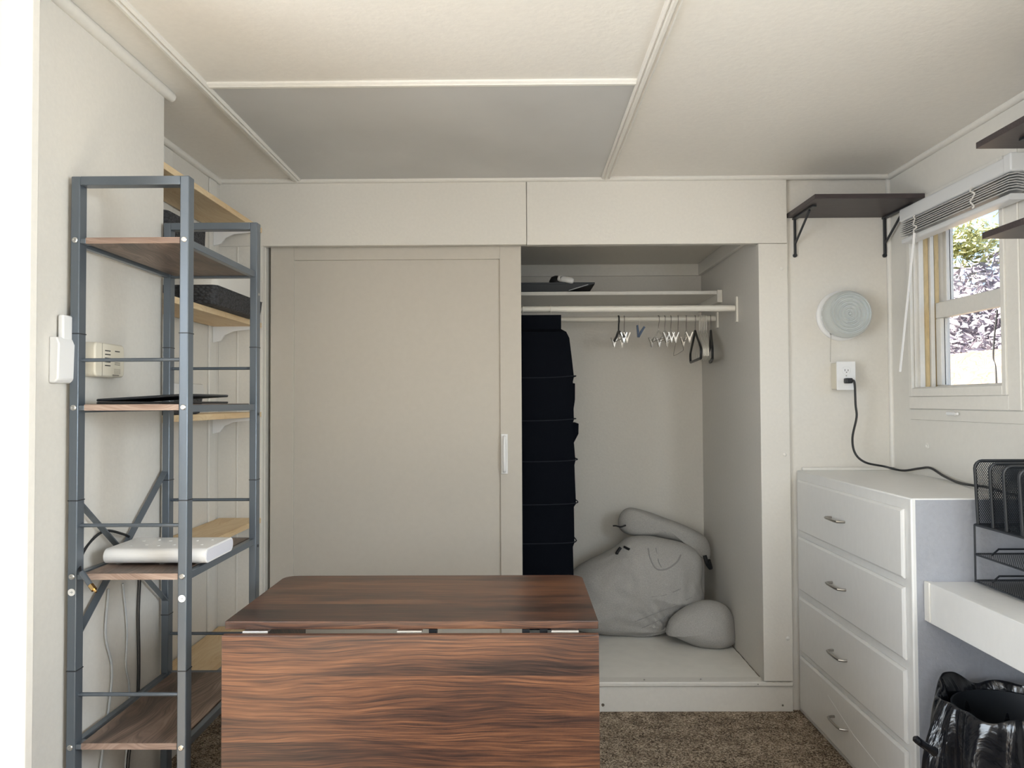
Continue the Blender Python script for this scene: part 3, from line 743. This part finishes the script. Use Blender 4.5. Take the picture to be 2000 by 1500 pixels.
for i in (5, 7, 9, 11, 13, 15):
    p = rp[i]
    pts = [(xl, y0 - .002, p.z + .003), (xl * .2, y0 - .004, p.z - .003), (p.x * .6, y0 - .004, p.z - .002), (p.x + .003, y0 - .003, p.z + .004), (p.x + .004, (y0 + y1) / 2, p.z + .003), (p.x + .003, y1, p.z + .003)]
    MB().tube(smooth_path(pts, 4), .0024, 6).build('shelf_seam', plain('seam tape', (.012, .014, .02, 1), .8, spec=.2), og)
for (v0, v1, w_) in ((748, 812, .012), (826, 868, .026)):
    a = at(1122, v0, 'Y', y0 + .06); b = at(1122, v1, 'Y', y0 + .06); x = rp[6].x
    MB().prism([(x - .004, a.z), (x + w_, a.z - .002), (x + w_ * .95, (a.z + b.z) / 2), (x + .001, b.z), (x - .004, b.z)], 'Y', y0 + .04, y1 - .04).build('side_pocket', M['cloth'], og, bevel=.002)
for x in (-.045, .02, .14):
    MB().tube([(x, 3.19, zr1 - .03), (x, 3.172, zr1 - .01), (x, 3.172, zr1 + .008), (x, 3.19, zr1 + .0165), (x, 3.208, zr1 + .008), (x, 3.208, zr1 - .01)], .002, 6).build('hook', M['white2'], og)

# hangers on the rear rod
def hook_pts(flip=1):
    pts = []
    for k in range(9):
        a = math.radians(-30 + 210 * k / 8)
        pts.append(Vector((0, flip * .0155 * math.cos(a), .0155 * math.sin(a))))
    pts = pts[::-1]; pts = [Vector((0, -flip * .0155, -.012))] if False else pts
    return [pts[0]] + pts[1:] 
ZN = -.058
def hanger(name, label, x, rot, style, group='hangers on the rear closet rod', hookmat=None):
    t = thing(name, (0, 0, 0), label, 'hanger', group)
    hp = [Vector((0, .0155 * math.cos(math.radians(a)), .0155 * math.sin(math.radians(a)))) for a in range(-40, 190, 20)]
    hp = hp + [Vector((0, -.0145, -.012)), Vector((0, -.004, -.028)), Vector((0, 0, ZN + .008)), Vector((0, 0, ZN))]
    hm = hookmat or {'black': M['wire'], 'white': M['white2'], 'clip': M['wire'], 'wire': M['wire'], 'clamp': M['black'], 'clear': M['wire']}[style]
    MB().tube(hp, .0035 if style in ('clamp',) else (.0026 if style == 'white' else .0015), 8).build('hook', hm, t)
    if style in ('black', 'white'):
        r = .0055 if style == 'black' else .0026; W = .19; D = .135 if style == 'black' else .125
        mat = M['black'] if style == 'black' else M['white2']
        loop = smooth_path([(0, 0, ZN), (0, W * .35, ZN - .035), (0, W * .8, ZN - .075), (0, W, ZN - .10), (0, W * .97, ZN - D), (0, W * .9, ZN - D - .004)], 4)
        loop2 = [Vector((p.x, -p.y, p.z)) for p in reversed(loop)]
        MB().tube(loop + loop2[:-1], r, 8, closed=True).build('shoulder_frame', mat, t)
        if style == 'black':
            MB().tube([(0, -W * .9, ZN - D - .004), (0, W * .9, ZN - D - .004)], .0065, 8).build('trouser_bar', mat, t)
    elif style == 'slab':
        pass
    elif style == 'wire':
        W = .2
        loop = smooth_path([(0, 0, ZN), (0, W * .5, ZN - .045), (0, W, ZN - .09), (0, W + .004, ZN - .10), (0, W - .01, ZN - .105), (0, 0, ZN - .107)], 4)
        loop2 = [Vector((p.x, -p.y, p.z)) for p in reversed(loop)]
        MB().tube(loop + loop2[1:-1], .0012, 6, closed=True).build('wire_frame', M['wire'], t)
    if style in ('clip', 'clear', 'clamp'):
        W = .15; zb = ZN - .035
        bm_ = M['clear'] if style != 'clamp' else M['black']
        MB().tube(smooth_path([(0, -W, zb - .004), (0, -W * .4, ZN - .02), (0, 0, ZN), (0, W * .4, ZN - .02), (0, W, zb - .004)], 4), .0045 if style != 'clamp' else .006, 8).build('shoulder_arm', bm_, t)
        MB().tube([(0, -W, zb - .006), (0, W, zb - .006)], .0018, 8).build('clip_bar', M['wire'], t)
        for sy in (-1, 1):
            mb = MB(); y = sy * W * .88
            mb.prism([(-.016, zb + .016), (-.012, zb + .018), (-.001, zb - .010), (.003, zb - .028), (-.002, zb - .030), (-.006, zb - .010)], 'Y', y - .011, y + .011)
            mb.prism([(.016, zb + .016), (.012, zb + .018), (.001, zb - .010), (-.003, zb - .028), (.002, zb - .030), (.006, zb - .010)], 'Y', y - .011, y + .011)
            mb.tube([(0, y - .012, zb - .008), (0, y + .012, zb - .008)], .0045, 8)
            mb.build('clip', M['steel'] if style == 'clamp' and sy < 0 else M['nickel'], t)
    t.location = (x, 3.50, zr2); t.rotation_euler = (0, 0, rot)
    return t
def hx(u): return at(u, 622, 'Y', 3.50).x
R = math.radians
hanger('clip_hanger', 'black-armed hanger with bright steel clips, first after the black organizer', hx(1208), R(2), 'clamp')
hanger('clip_hanger', 'wire-hooked clip hanger with a dull clip, just beside the black-armed one', hx(1219), R(-3), 'clip')
# a blue clip peg hanging on its own hook
pg = thing('blue_clip', (0, 0, 0), 'blue plastic clip hanging alone between the left pair and the clear hangers', 'clip')
MB().tube([(0, .014 * math.cos(R(a)), .0145 * math.sin(R(a))) for a in range(-40, 200, 20)] + [(0, -.012, -.012), (0, 0, -.02), (0, 0, -.035)], .0015, 6).build('hook', M['white2'], pg)
mb = MB().prism([(-.014, -.03), (-.008, -.028), (-.003, -.06), (-.006, -.085), (-.011, -.088), (-.012, -.06)], 'Y', -.008, .008).prism([(.02, -.034), (.026, -.040), (.010, -.066), (-.002, -.088), (-.006, -.085), (.002, -.058)], 'Y', -.008, .008)
mb.build('jaw', M['blue'], pg)
pg.location = (hx(1249), 3.5, zr2)
hanger('clip_hanger', 'clear plastic clip hanger, the see-through one next to the blue clip', hx(1286), R(4), 'clear')
hanger('clip_hanger', 'clear plastic clip hanger, middle one of the see-through three', hx(1298), R(1), 'clear')
hanger('clip_hanger', 'clear plastic clip hanger, last of the see-through ones before the gap', hx(1310), R(-3), 'clear')
hanger('wire_hanger', 'thin bare wire hanger just right of the clear clip hangers', hx(1324), R(-6), 'wire')
hanger('clip_hanger', 'clip hanger with one grey clip, hanging between the wire hanger and the black loop hanger', hx(1340), R(-7), 'clip')
hanger('loop_hanger', 'black plastic loop hanger showing its open triangle beside the white bunch', hx(1357.5), R(-6), 'black')
for k in range(5):
    if k == 0: wh = hanger('tube_hanger', 'thin white plastic hanger in the tight bunch, touching the black loop hanger', hx(1366), R(-9), 'white')
    else:
        c_ = copy_tree(wh); c_.location.x = hx(1366 + 3.4 * k); c_.rotation_euler = (0, 0, R(-9 - .7 * k))
        c_['label'] = 'thin white plastic hanger in the tight bunch, ' + ['', 'second from the black loop hanger', 'the middle one of the five', 'second from the edge-on black hanger', 'touching the edge-on black hanger'][k]
bh = hanger('loop_hanger', 'black plastic hanger seen nearly edge on, closest to the closet side wall', hx(1388), R(-12.6), 'black')

# ------------------------------------------------------------------ grey plush backrest pillow
def cushion(outline, Y, T, amp=.006, seed=0, rings=14, power=2.2, cen=None, lean=0, tf=None, creases=()):
    """closed contour in the X-Z plane at depth Y, inflated to +-T: a stuffed form with creases"""
    P = [at(u, v, 'Y', Y) for u, v in outline]
    P = P + [P[0]]
    sm = []
    n0 = len(outline)
    Q = P[:-1]
    for i in range(n0):
        a, b, c, d = Q[i - 1], Q[i], Q[(i + 1) % n0], Q[(i + 2) % n0]
        for k in range(4):
            t = k / 4
            sm.append(.5 * ((2 * b) + (c - a) * t + (2 * a - 5 * b + 4 * c - d) * t * t + (3 * b - a - 3 * c + d) * t ** 3))
    N = len(sm); ctr = at(cen[0], cen[1], 'Y', Y) if cen else sum(sm, Vector()) / N
    mb = MB()
    for sgn in (-1, 1):
        for j in range(rings):
            s = math.sin((j + 1) / rings * PI / 2) if True else 0
            if sgn == 1 and j == rings - 1: continue
            for k in range(N):
                p = ctr.lerp(sm[k], s)
                th = (T if tf is None else tf(p)) * (max(0, 1 - s ** power)) ** .5
                q = Vector((p.x, p.y + sgn * th + (p.z - ctr.z) * lean, p.z))
                dd = noise.noise(q * 7 + Vector((seed, 0, 0))) * amp * 1.6 + noise.noise(q * 22 + Vector((0, seed, 0))) * amp * .5
                q.y += dd * (1 - s ** 6)
                for (cu, cv, nn, am, rad) in creases:
                    c0_ = at(cu, cv, 'Y', Y); dx_, dz_ = q.x - c0_.x, q.z - c0_.z; rr2 = math.hypot(dx_, dz_)
                    fo = max(0, 1 - rr2 / rad) ** 1.3 * min(1, rr2 / .03)
                    q.y += am * fo * math.sin(math.atan2(dz_, dx_) * nn + noise.noise(q * 9) * 1.5)
                mb.v.append(q)
    # vertex ids
    def vid(side, j, k):
        k %= N
        if side == 0: return j * N + k
        if j == rings - 1: return (rings - 1) * N + k
        return rings * N + j * N + k
    for side in (0, 1):
        for j in range(rings - 1):
            for k in range(N): mb.f.append((vid(side, j, k), vid(side, j, k + 1), vid(side, j + 1, k + 1), vid(side, j + 1, k)))
        c = len(mb.v); mb.v.append(ctr + Vector((0, (-1 if side == 0 else 1) * T, 0)))
        for k in range(N): mb.f.append((c, vid(side, 0, k), vid(side, 0, k + 1)))
    return mb
def on_surface(mb, pix, lift=.002):
    bv = BVHTree.FromPolygons([tuple(v) for v in mb.v], mb.f)
    out = []
    for u, v in pix:
        d = (at(u, v, 'Y', 3.5) - CAM).normalized()
        h = bv.ray_cast(CAM, d)
        if h[0]: out.append(h[0] - d * lift)
    return out
bp_ = thing('backrest_pillow', (.6, 3.5, .115), 'grey plush backrest pillow slumped on the closet floor beside the black organizer', 'pillow')
body_o = [(1122, 1112), (1144, 1097), (1180, 1080), (1205, 1065), (1222, 1052), (1243, 1047), (1272, 1047), (1303, 1053), (1333, 1060), (1355, 1072), (1368, 1088), (1372, 1112), (1370, 1140), (1374, 1172), (1350, 1184), (1326, 1196), (1310, 1211), (1300, 1233), (1270, 1240), (1234, 1242), (1192, 1239), (1155, 1234), (1120, 1225), (1100, 1180), (1104, 1135)]
mbb = cushion(body_o, 3.50, .15, .016, 3, cen=(1240, 1150), rings=26, creases=[(1304, 1226, 22, .008, .30), (1207, 1074, 14, .006, .15), (1372, 1170, 16, .005, .2)])
for v_ in mbb.v: v_.z = max(v_.z, .116)
mbb.build('body', M['plush'], bp_)
arm_o = [(1301, 1237), (1306, 1215), (1322, 1198), (1345, 1183), (1372, 1174), (1396, 1174), (1417, 1182), (1429, 1199), (1434, 1224), (1436, 1247), (1425, 1260), (1405, 1266), (1382, 1265), (1355, 1259), (1328, 1248), (1310, 1240)]
mba = cushion(arm_o, 3.33, .10, .006, 5, cen=(1385, 1222), rings=20, creases=[(1300, 1232, 20, .004, .13)])
for v_ in mba.v: v_.z = max(v_.z, .116)
mba.build('arm', M['plush'], bp_)
roll_o = [(1207, 1018), (1212, 1003), (1222, 994), (1237, 992), (1270, 1001), (1300, 1012), (1330, 1023), (1358, 1036), (1376, 1047), (1385, 1062), (1388, 1080), (1384, 1098), (1374, 1092), (1358, 1075), (1330, 1060), (1300, 1052), (1270, 1047), (1240, 1046), (1222, 1042), (1210, 1032)]
mbr = cushion(roll_o, 3.60, .07, .004, 9, cen=(1300, 1030))
mbr.build('neck_roll', M['plush'], bp_)
for pix, r_ in (([(1266, 1071), (1270, 1090), (1279, 1108), (1290, 1113), (1305, 1110), (1322, 1098), (1330, 1084)], .0032), ([(1281, 1070), (1286, 1095), (1292, 1108)], .0022), ([(1222, 1240), (1260, 1224), (1290, 1210), (1306, 1200), (1330, 1186)], .0016), ([(1240, 1214), (1280, 1198), (1320, 1182), (1352, 1166)], .0016), ([(1272, 1166), (1300, 1162), (1330, 1150)], .0014)):
    pts = on_surface(mbb, pix, .0005)
    if len(pts) > 1: MB().tube(smooth_path(pts, 5), r_, 6).build('seam', M['plushseam'], bp_)
pts = on_surface(mbb, [(1204, 1082), (1207, 1077), (1212, 1070)], .004)
MB().tube(pts, .008, 6).build('drawcord_tag', M['black'], bp_)
pts = on_surface(mbb, [(1219, 1068), (1225, 1071), (1229, 1073)], .004)
MB().tube(pts, .006, 6).build('drawcord_tag', M['black'], bp_)
MB().tube(smooth_path([at(1222, 1026, 'Y', 3.52), at(1212, 1029, 'Y', 3.51), at(1203, 1027, 'Y', 3.5), at(1197, 1027, 'Y', 3.5)], 4), .0038, 6).build('drawcord', M['cable'], bp_)
MB().tube(smooth_path([at(1376, 1085, 'Y', 3.56), at(1381, 1100, 'Y', 3.55), at(1388, 1110, 'Y', 3.56), at(1384, 1094, 'Y', 3.55)], 4), .010, 6).build('strap_end', M['cable'], bp_)

# ------------------------------------------------------------------ drop-leaf table
tbl = thing('drop_leaf_table', (-.226, 1.78, 0), 'walnut-look drop-leaf table with its front leaf hanging down', 'table')
X0, X1, Y0, Y1, ZT = -.622, .165, 1.572, 1.985, .74
def rounded_top(x0, x1, y0, y1, r):
    out = [(x0, y0), (x1, y0)]
    for k in range(7): a = PI / 2 * k / 6; out.append((x1 - r + r * math.cos(a), y1 - r + r * math.sin(a)))
    for k in range(7): a = PI / 2 + PI / 2 * k / 6; out.append((x0 + r + r * math.cos(a), y1 - r + r * math.sin(a)))
    return out
MB().prism(rounded_top(X0, X1, Y0, Y1, .035), 'Z', ZT - .017, ZT).build('tabletop', M['walnut'], tbl, bevel=.0012)
out = [(-.6145, .7215), (-.6145, .135)] + [(-.6145 + .035 * (1 - math.cos(PI / 2 * k / 6)), .135 - .035 * math.sin(PI / 2 * k / 6)) for k in range(1, 7)] + [(.1625 - .035 * (1 - math.sin(PI / 2 * k / 6)), .10 + .035 * (1 - math.cos(PI / 2 * k / 6))) for k in range(0, 7)] + [(.1625, .7215)]
MB().prism(out, 'Y', 1.536, 1.551).build('drop_leaf', M['walnut'], tbl, bevel=.001)
for (u0, u1) in ((475, 524), (776, 824), (1077, 1130)):
    a = at(u0, 1230, 'Y', 1.56); b = at(u1, 1230, 'Y', 1.56)
    mb = MB().tube([(a.x, 1.5585, .7222), (b.x, 1.5585, .7222)], .0024, 8).box(a.x, b.x, 1.5585, 1.60, .7212, .7228).box(a.x, b.x, 1.5512, 1.5526, .685, .7215).box(a.x, b.x, 1.5512, 1.5585, .7195, .7210)
    mb.build('hinge', M['steel'], tbl)
for u in (845, 1027, 1062):
    a = at(u, 1230, 'Y', 1.575)
    MB().box(a.x - .008, a.x + .008, 1.574, 1.60, .70, .722).build('leaf_support', M['black'], tbl)
for x in (X0 + .05, X1 - .07):
    MB().box(x, x + .02, Y0 + .04, Y1 - .06, 0, .722).build('leg_panel', M['walnut'], tbl, bevel=.001)
MB().box(X0 + .07, X1 - .07, 1.76, 1.78, .25, .45).build('stretcher', M['walnut'], tbl)

# ------------------------------------------------------------------ dresser
DX, DY0, DY1, DZ = 1.082, 2.068, 2.912, .928
dr = thing('dresser', (1.27, 2.49, 0), 'white painted four-drawer dresser built into the corner under the round lamp', 'dresser')
mb = MB(); mb.box(DX, XR - .001, DY0, DY1, 0, DZ)
mb.build('body', M['cabinet'], dr, bevel=.004)
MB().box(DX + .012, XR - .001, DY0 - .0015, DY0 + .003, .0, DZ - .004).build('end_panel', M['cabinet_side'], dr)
MB().box(DX + .02, XR - .02, DY1 - .012, DY1 + .001, DZ, DZ + .012).build('back_strip', M['trimpaint'], dr, bevel=.002)
for k, (z0, z1) in enumerate(((.700, .895), (.474, .677), (.242, .448), (.02, .222))):
    mb = MB(); ya, yb2 = DY0 + .030, DY1 - .028
    x0, x1 = DX - .011, DX; e = .007
    n = len(mb.v)
    for (x, i) in ((x1, 0), (x0 + .005, 0), (x0, e)):
        mb.v += [Vector((x, ya + i, z0 + i)), Vector((x, yb2 - i, z0 + i)), Vector((x, yb2 - i, z1 - i)), Vector((x, ya + i, z1 - i))]
    for i in range(2):
        for q in range(4): mb.f.append((i * 4 + q, i * 4 + (q + 1) % 4, i * 4 + 4 + (q + 1) % 4, i * 4 + 4 + q))
    mb.f.append((8, 9, 10, 11)); mb.f.append((3, 2, 1, 0))
    d = mb.build('drawer', M['cabinet'], dr, bevel=.0015, smooth=False)
    zc = (z0 + z1) / 2 + .002; yc = 2.515
    pts = [(x0 + .001, yc - .052, zc), (x0 - .012, yc - .052, zc), (x0 - .024, yc - .046, zc), (x0 - .027, yc - .03, zc), (x0 - .027, yc + .03, zc), (x0 - .024, yc + .046, zc), (x0 - .012, yc + .052, zc), (x0 + .001, yc + .052, zc)]
    MB().tube(pts, .0042, 8).build('handle', M['nickel'], d)
pts = [(DX - .0112, 2.62, .175), (DX - .0112, 2.42, .125), (DX - .0112, 2.25, .105)]
MB().tube(pts, .0007, 4).build('paint_crack', M['white'], dr)

# ------------------------------------------------------------------ desk slab on the right
dk = thing('wall_desk', (1.29, 1.4, .6), 'white painted desk ledge running from the dresser side along the window wall', 'desk')
MB().box(1.135, XR - .001, .55, DY0 - .002, .675, .7).build('desktop', M['cabinet'], dk, bevel=.002)
MB().box(1.117, 1.135, .55, DY0 - .002, .592, .7015).build('fascia', M['cabinet'], dk, bevel=.002)
MB().box(1.112, 1.1175, DY0 - .028, DY0 - .002, .595, .703).build('end_bead', M['trimpaint'], dk, bevel=.002)
MB().box(1.14, XR - .001, .56, .58, .05, .675).build('end_support', M['cabinet'], dk)

# ------------------------------------------------------------------ black mesh desk organiser
OX0, OX1, OY0, OY1, OZ = 1.238, 1.438, 1.72, 2.045, .702
do = thing('mesh_desk_organizer', (1.34, 1.9, OZ), 'black wire mesh desk organizer with trays and upright file dividers on the white desk', 'organizer')
WM = M['blackmetal']
def tray(z, r=.0026, lip=.018):
    t = MB().box(OX0 + .004, OX1 - .004, OY0, OY1 - .004, z + .001, z + .0018).build('tray', M['mesh_h'], do)
    MB().tube([(x, y, z) for x, y in rrect(OX1 - OX0, OY1 - OY0, .01, 3, (OX0 + OX1) / 2, (OY0 + OY1) / 2)], r, 8, closed=True).build('tray_rim', WM, t)
    MB().tube([(OX0 + .03, OY1 - .03, z + .002), (OX0 + .05, OY1 - .028, z + lip), (OX1 - .05, OY1 - .028, z + lip), (OX1 - .03, OY1 - .03, z + .002)], r, 6).build('tray_stop', WM, t)
    return t
zt1, zt2, zt3 = OZ + .006, OZ + .078, OZ + .158
tray(zt1); tray(zt2)
t3 = MB().box(OX0 + .004, OX1 - .004, OY0, OY1 - .004, zt3, zt3 + .001).build('tray', plain('black sheet metal', (.03, .036, .045, 1), .4), do)
MB().tube([(x, y, zt3) for x, y in rrect(OX1 - OX0, OY1 - OY0, .01, 3, (OX0 + OX1) / 2, (OY0 + OY1) / 2)], .003, 8, closed=True).build('tray_rim', WM, t3)
for (x, y) in ((OX0, OY1 - .006), (OX1, OY1 - .006), (OX0 + .004, OY0 + .006), (OX1, OY0 + .006)):
    MB().tube([(x, y, OZ + .003), (x, y, zt3)], .0026, 8).build('upright', WM, do)
MB().tube(smooth_path([(OX0 + .06, OY0 + .12, zt3), (OX0 + .075, OY0 + .12, zt3 - .02), (OX0 + .075, OY0 + .12, zt2 + .002)], 4), .0022, 6).build('upright', WM, do)
for k, y in enumerate((2.036, 1.972, 1.917, 1.857, 1.797)):
    zt = 1.036 - .003 * k; z0_ = zt3 + .002
    pl = [(OX0 + .008, z0_), (OX0 + .002, zt - .022)] + [(OX0 + .002 + .02 * (1 - math.cos(a)), zt - .022 + .02 * math.sin(a)) for a in (PI / 8, PI / 4, 3 * PI / 8, PI / 2)] + [(OX1 - .022 + .02 * math.sin(a), zt - .022 + .02 * math.cos(a)) for a in (0, PI / 8, PI / 4, 3 * PI / 8, PI / 2)] + [(OX1 - .008, z0_)]
    d = MB().tube([(x, y, z) for x, z in pl], .0045 if k else .0042, 8).build('divider_frame', WM, do)
    MB().prism(pl, 'Y', y - .0003, y + .0003).build('divider_mesh', M['mesh_v'], d, smooth=False)

# ------------------------------------------------------------------ bin with black liner under the desk
bn = thing('trash_bin', (1.245, 1.86, 0), 'trash bin under the desk covered by a loose glossy black bag', 'bin')
bc = Vector((1.225, 1.865, 0))
MB().lathe(bc, (0, 0, 1), [(.0, .003), (.105, .003), (.14, .43), (.136, .43), (.10, .01), (0, .01)], 32).build('bin_body', M['blackmetal'], bn)
mb = MB(); seg = 96
prof = [(.095, .10, 0), (.10, .16, .25), (.112, .26, .5), (.125, .36, .8), (.135, .425, .9), (.142, .452, 1), (.152, .455, 1), (.160, .44, 1), (.166, .40, 1.3), (.172, .34, 1.8), (.176, .28, 2.2), (.178, .22, 2.6), (.170, .17, 2.8), (.162, .14, 3)]
for (r_, h_, a_) in prof:
    for k in range(seg):
        t = 2 * PI * k / seg
        n1 = noise.noise(Vector((math.cos(t) * 2.4, math.sin(t) * 2.4, h_ * 2.2 + r_ * 3))) * .024 * a_
        n2 = (1 - abs(noise.noise(Vector((math.cos(t) * 6 + 4, math.sin(t) * 6, h_ * 3 + (0 if r_ > .147 else 5))))) * 2.4) * .012 * a_
        rr_ = r_ * 1.02 + n1 + n2 * .8
        dz = noise.noise(Vector((math.cos(t) * 2 + 9, math.sin(t) * 2, .5))) * .035 * min(1, a_)
        mb.v.append(Vector((bc.x + rr_ * math.cos(t), bc.y + min(rr_, .17) * math.sin(t), h_ + dz)))
for i in range(len(prof) - 1):
    for k in range(seg): mb.f.append((i * seg + k, i * seg + (k + 1) % seg, (i + 1) * seg + (k + 1) % seg, (i + 1) * seg + k))
mb.f.append(tuple(range(seg)))
bg_ = mb.build('bag_liner', M['bag'], bn)
sd = bg_.modifiers.new('sub', 'SUBSURF'); sd.levels = 1; sd.render_levels = 2
pts = [at(1786, 1441, 'Y', 1.80), at(1800, 1452, 'Y', 1.81), at(1825, 1468, 'Y', 1.82)]
MB().tube(smooth_path(pts, 4), [.004] + [.009] * 7 + [.012], 8).build('bag_tie', M['bag'], bn)

# ------------------------------------------------------------------ dark wall shelves
def bracket(t, base, out, up_len, arm):
    """steel L bracket: vertical leg down the wall, arm under the board, strut"""
    b = Vector(base); o = Vector(out).normalized()
    mb = MB(); side = o.cross(Vector((0, 0, 1)))
    mb.bar(b + o * .004, b + o * .004 - Vector((0, 0, up_len - .007)), .016, .007, side)
    mb.tube([b + o * .0005 - Vector((0, 0, up_len - .008)), b + o * .0075 - Vector((0, 0, up_len - .008))], .008, 12)
    mb.bar(b + o * .0 - Vector((0, 0, .004)), b + o * arm - Vector((0, 0, .004)), .016, .006, (0, 0, 1))
    mb.bar(b + o * .008 - Vector((0, 0, up_len * .66)), b + o * arm * .78 - Vector((0, 0, .008)), .007, .006, side)
    return mb.build('bracket', M['blackmetal'], t)
ws = thing('wall_shelf', (1.255, 2.78, 1.92), 'dark espresso corner shelf on two black brackets above the round wall lamp', 'shelf', 'dark shelves on black brackets')
MB().box(1.058, 1.448, 2.635, 2.916, 1.918, 1.935).build('board', M['shelfdark'], ws, bevel=.001)
for u in (1552, 1727):
    p = at(u, 460, 'Y', 2.915); q = at(u, 503, 'Y', 2.915)
    bracket(ws, (p.x, 2.918, 1.918), (0, -1, 0), 1.918 - q.z, .2)
for (zz, X, u, v, lbl) in ((0, 1.20, 1906, 291, 'dark shelf high on the window wall, above the blind and cut by the photo edge'), (0, 1.20, 1918, 467, 'dark shelf on the window wall whose corner hides part of the upper pane')):
    p = at(u, v, 'X', X)
    t = thing('wall_shelf', (1.33, 1.6, p.z), lbl, 'shelf', 'dark shelves on black brackets')
    MB().box(X, XR - .001, p.y - .62, p.y, p.z, p.z + .0165).build('board', M['shelfdark'], t, bevel=.001)
    for dy in (.085, .53): bracket(t, (XR, p.y - dy, p.z), (-1, 0, 0), .14, .2)

# ------------------------------------------------------------------ round wall lamp, outlet, cord
p = at(1662, 612, 'Y', 2.83)
wlp = thing('wall_lamp', (p.x, 2.917, p.z), 'round ribbed frosted glass wall lamp with a pull chain beside the window', 'lamp')
W0 = (p.x, 2.9175, p.z)
MB().lathe(W0, (0, -1, 0), [(0, 0), (.098, 0), (.098, .006), (.092, .012), (.088, .014), (0, .014)], 48).build('base_plate', M['white'], wlp)
prof = [(.083, .014), (.090, .03), (.092, .052), (.0905, .064), (.085, .074)]
r_ = .082
while r_ > .006:
    prof += [(r_, .0765), (r_ - .003, .0835), (r_ - .0055, .0835), (r_ - .0085, .0765)]
    r_ -= .0135
prof += [(.004, .081), (0, .082)]
MB().lathe(W0, (0, -1, 0), prof, 64).build('glass_shade', M['lampglass'], wlp)
c0 = at(1623, 652, 'Y', 2.90); c1 = at(1622, 706, 'Y', 2.90)
mb = MB().tube([c0 + Vector((0, .01, .006)), c0], .004, 8)
mb.build('chain_socket', M['nickel'], wlp)
mb = MB(); n = 26
for k in range(n):
    q = c0.lerp(c1, k / (n - 1)); mb.lathe(q, (0, 0, 1), [(0, -.0017), (.0014, -.001), (.0017, 0), (.0014, .001), (0, .0017)], 6)
mb.tube([c0, c1], .0005, 4)
mb.build('pull_chain', M['nickel'], wlp)
for (u, v) in ((1617, 595), (1656, 655)):
    q = at(u, v, 'Y', 2.905); MB().lathe((q.x, 2.906, q.z), (0, -1, 0), [(.003, -.004), (.003, .001), (0, .0015)], 10).build('screw', M['dark'], wlp)

a = at(1634, 706, 'Y', 2.862); b = at(1672, 762, 'Y', 2.862)
ot = thing('wall_outlet', ((a.x + b.x) / 2, 2.917, b.z), 'white duplex outlet on a surface box below the round lamp', 'outlet')
MB().box(a.x + .001, b.x - .003, 2.868, 2.9175, b.z + .004, a.z - .004).build('surface_box', M['cream'], ot, bevel=.003)
MB().box(a.x, b.x, 2.862, 2.868, b.z, a.z).build('cover_plate', M['white'], ot, bevel=.002)
cxo = (a.x + b.x) / 2; czo = (a.z + b.z) / 2
for s_ in (1, -1):
    f_ = MB().prism(rrect(.030, .028, .011, 5, cxo, czo + s_ * .0205), 'Y', 2.8595, 2.862).build('receptacle', M['white'], ot, bevel=.0006)
    MB().box(cxo - .007, cxo - .0052, 2.859, 2.8597, czo + s_ * .0205 - .003, czo + s_ * .0205 + .005).box(cxo + .0052, cxo + .007, 2.859, 2.8597, czo + s_ * .0205 - .003, czo + s_ * .0205 + .004).lathe((cxo, 2.8597, czo + s_ * .0205 - .007), (0, -1, 0), [(.002, 0), (.002, .0006), (0, .0006)], 8).build('socket_slots', M['dark'], f_)
MB().lathe((cxo, 2.862, czo), (0, -1, 0), [(.0025, 0), (.0025, .0008), (0, .001)], 10).build('screw', M['nickel'], ot)
pc = thing('extension_cord', (cxo, 2.8, .94), 'black power cord plugged into the outlet and trailing over the dresser top', 'cord')
pz = czo - .0205
MB().box(cxo - .013, cxo + .013, 2.832, 2.859, pz - .009, pz + .011).build('plug', M['black'], pc, bevel=.004)
zd = DZ + .0045
path = [Vector((cxo + .006, 2.838, pz)), Vector((cxo + .016, 2.83, pz - .006)), at(1671, 790, 'Y', 2.83), at(1673, 815, 'Y', 2.83), at(1665, 855, 'Y', 2.84), at(1670, 885, 'Y', 2.84), at(1690, 903, 'Y', 2.82)]
path += [at(u, v, 'Z', zd) for (u, v) in ()]
path += [at(1727, 911, 'Y', 2.84)]
path += [at(u, v, 'X', x_) for (u, v, x_) in ((1762, 919, 1.43), (1795, 915, 1.445), (1817, 914, 1.445), (1842, 929, 1.44), (1870, 942, 1.425), (1900, 948, 1.40), (1925, 951, 1.40), (1950, 958, 1.39), (1975, 968, 1.39), (1993, 975, 1.395))]
for q in path[7:]: q.z = max(q.z, zd); q.y = max(q.y, 2.08)
MB().tube(smooth_path(path, 6), .0042, 8).build('cable', M['cable'], pc)
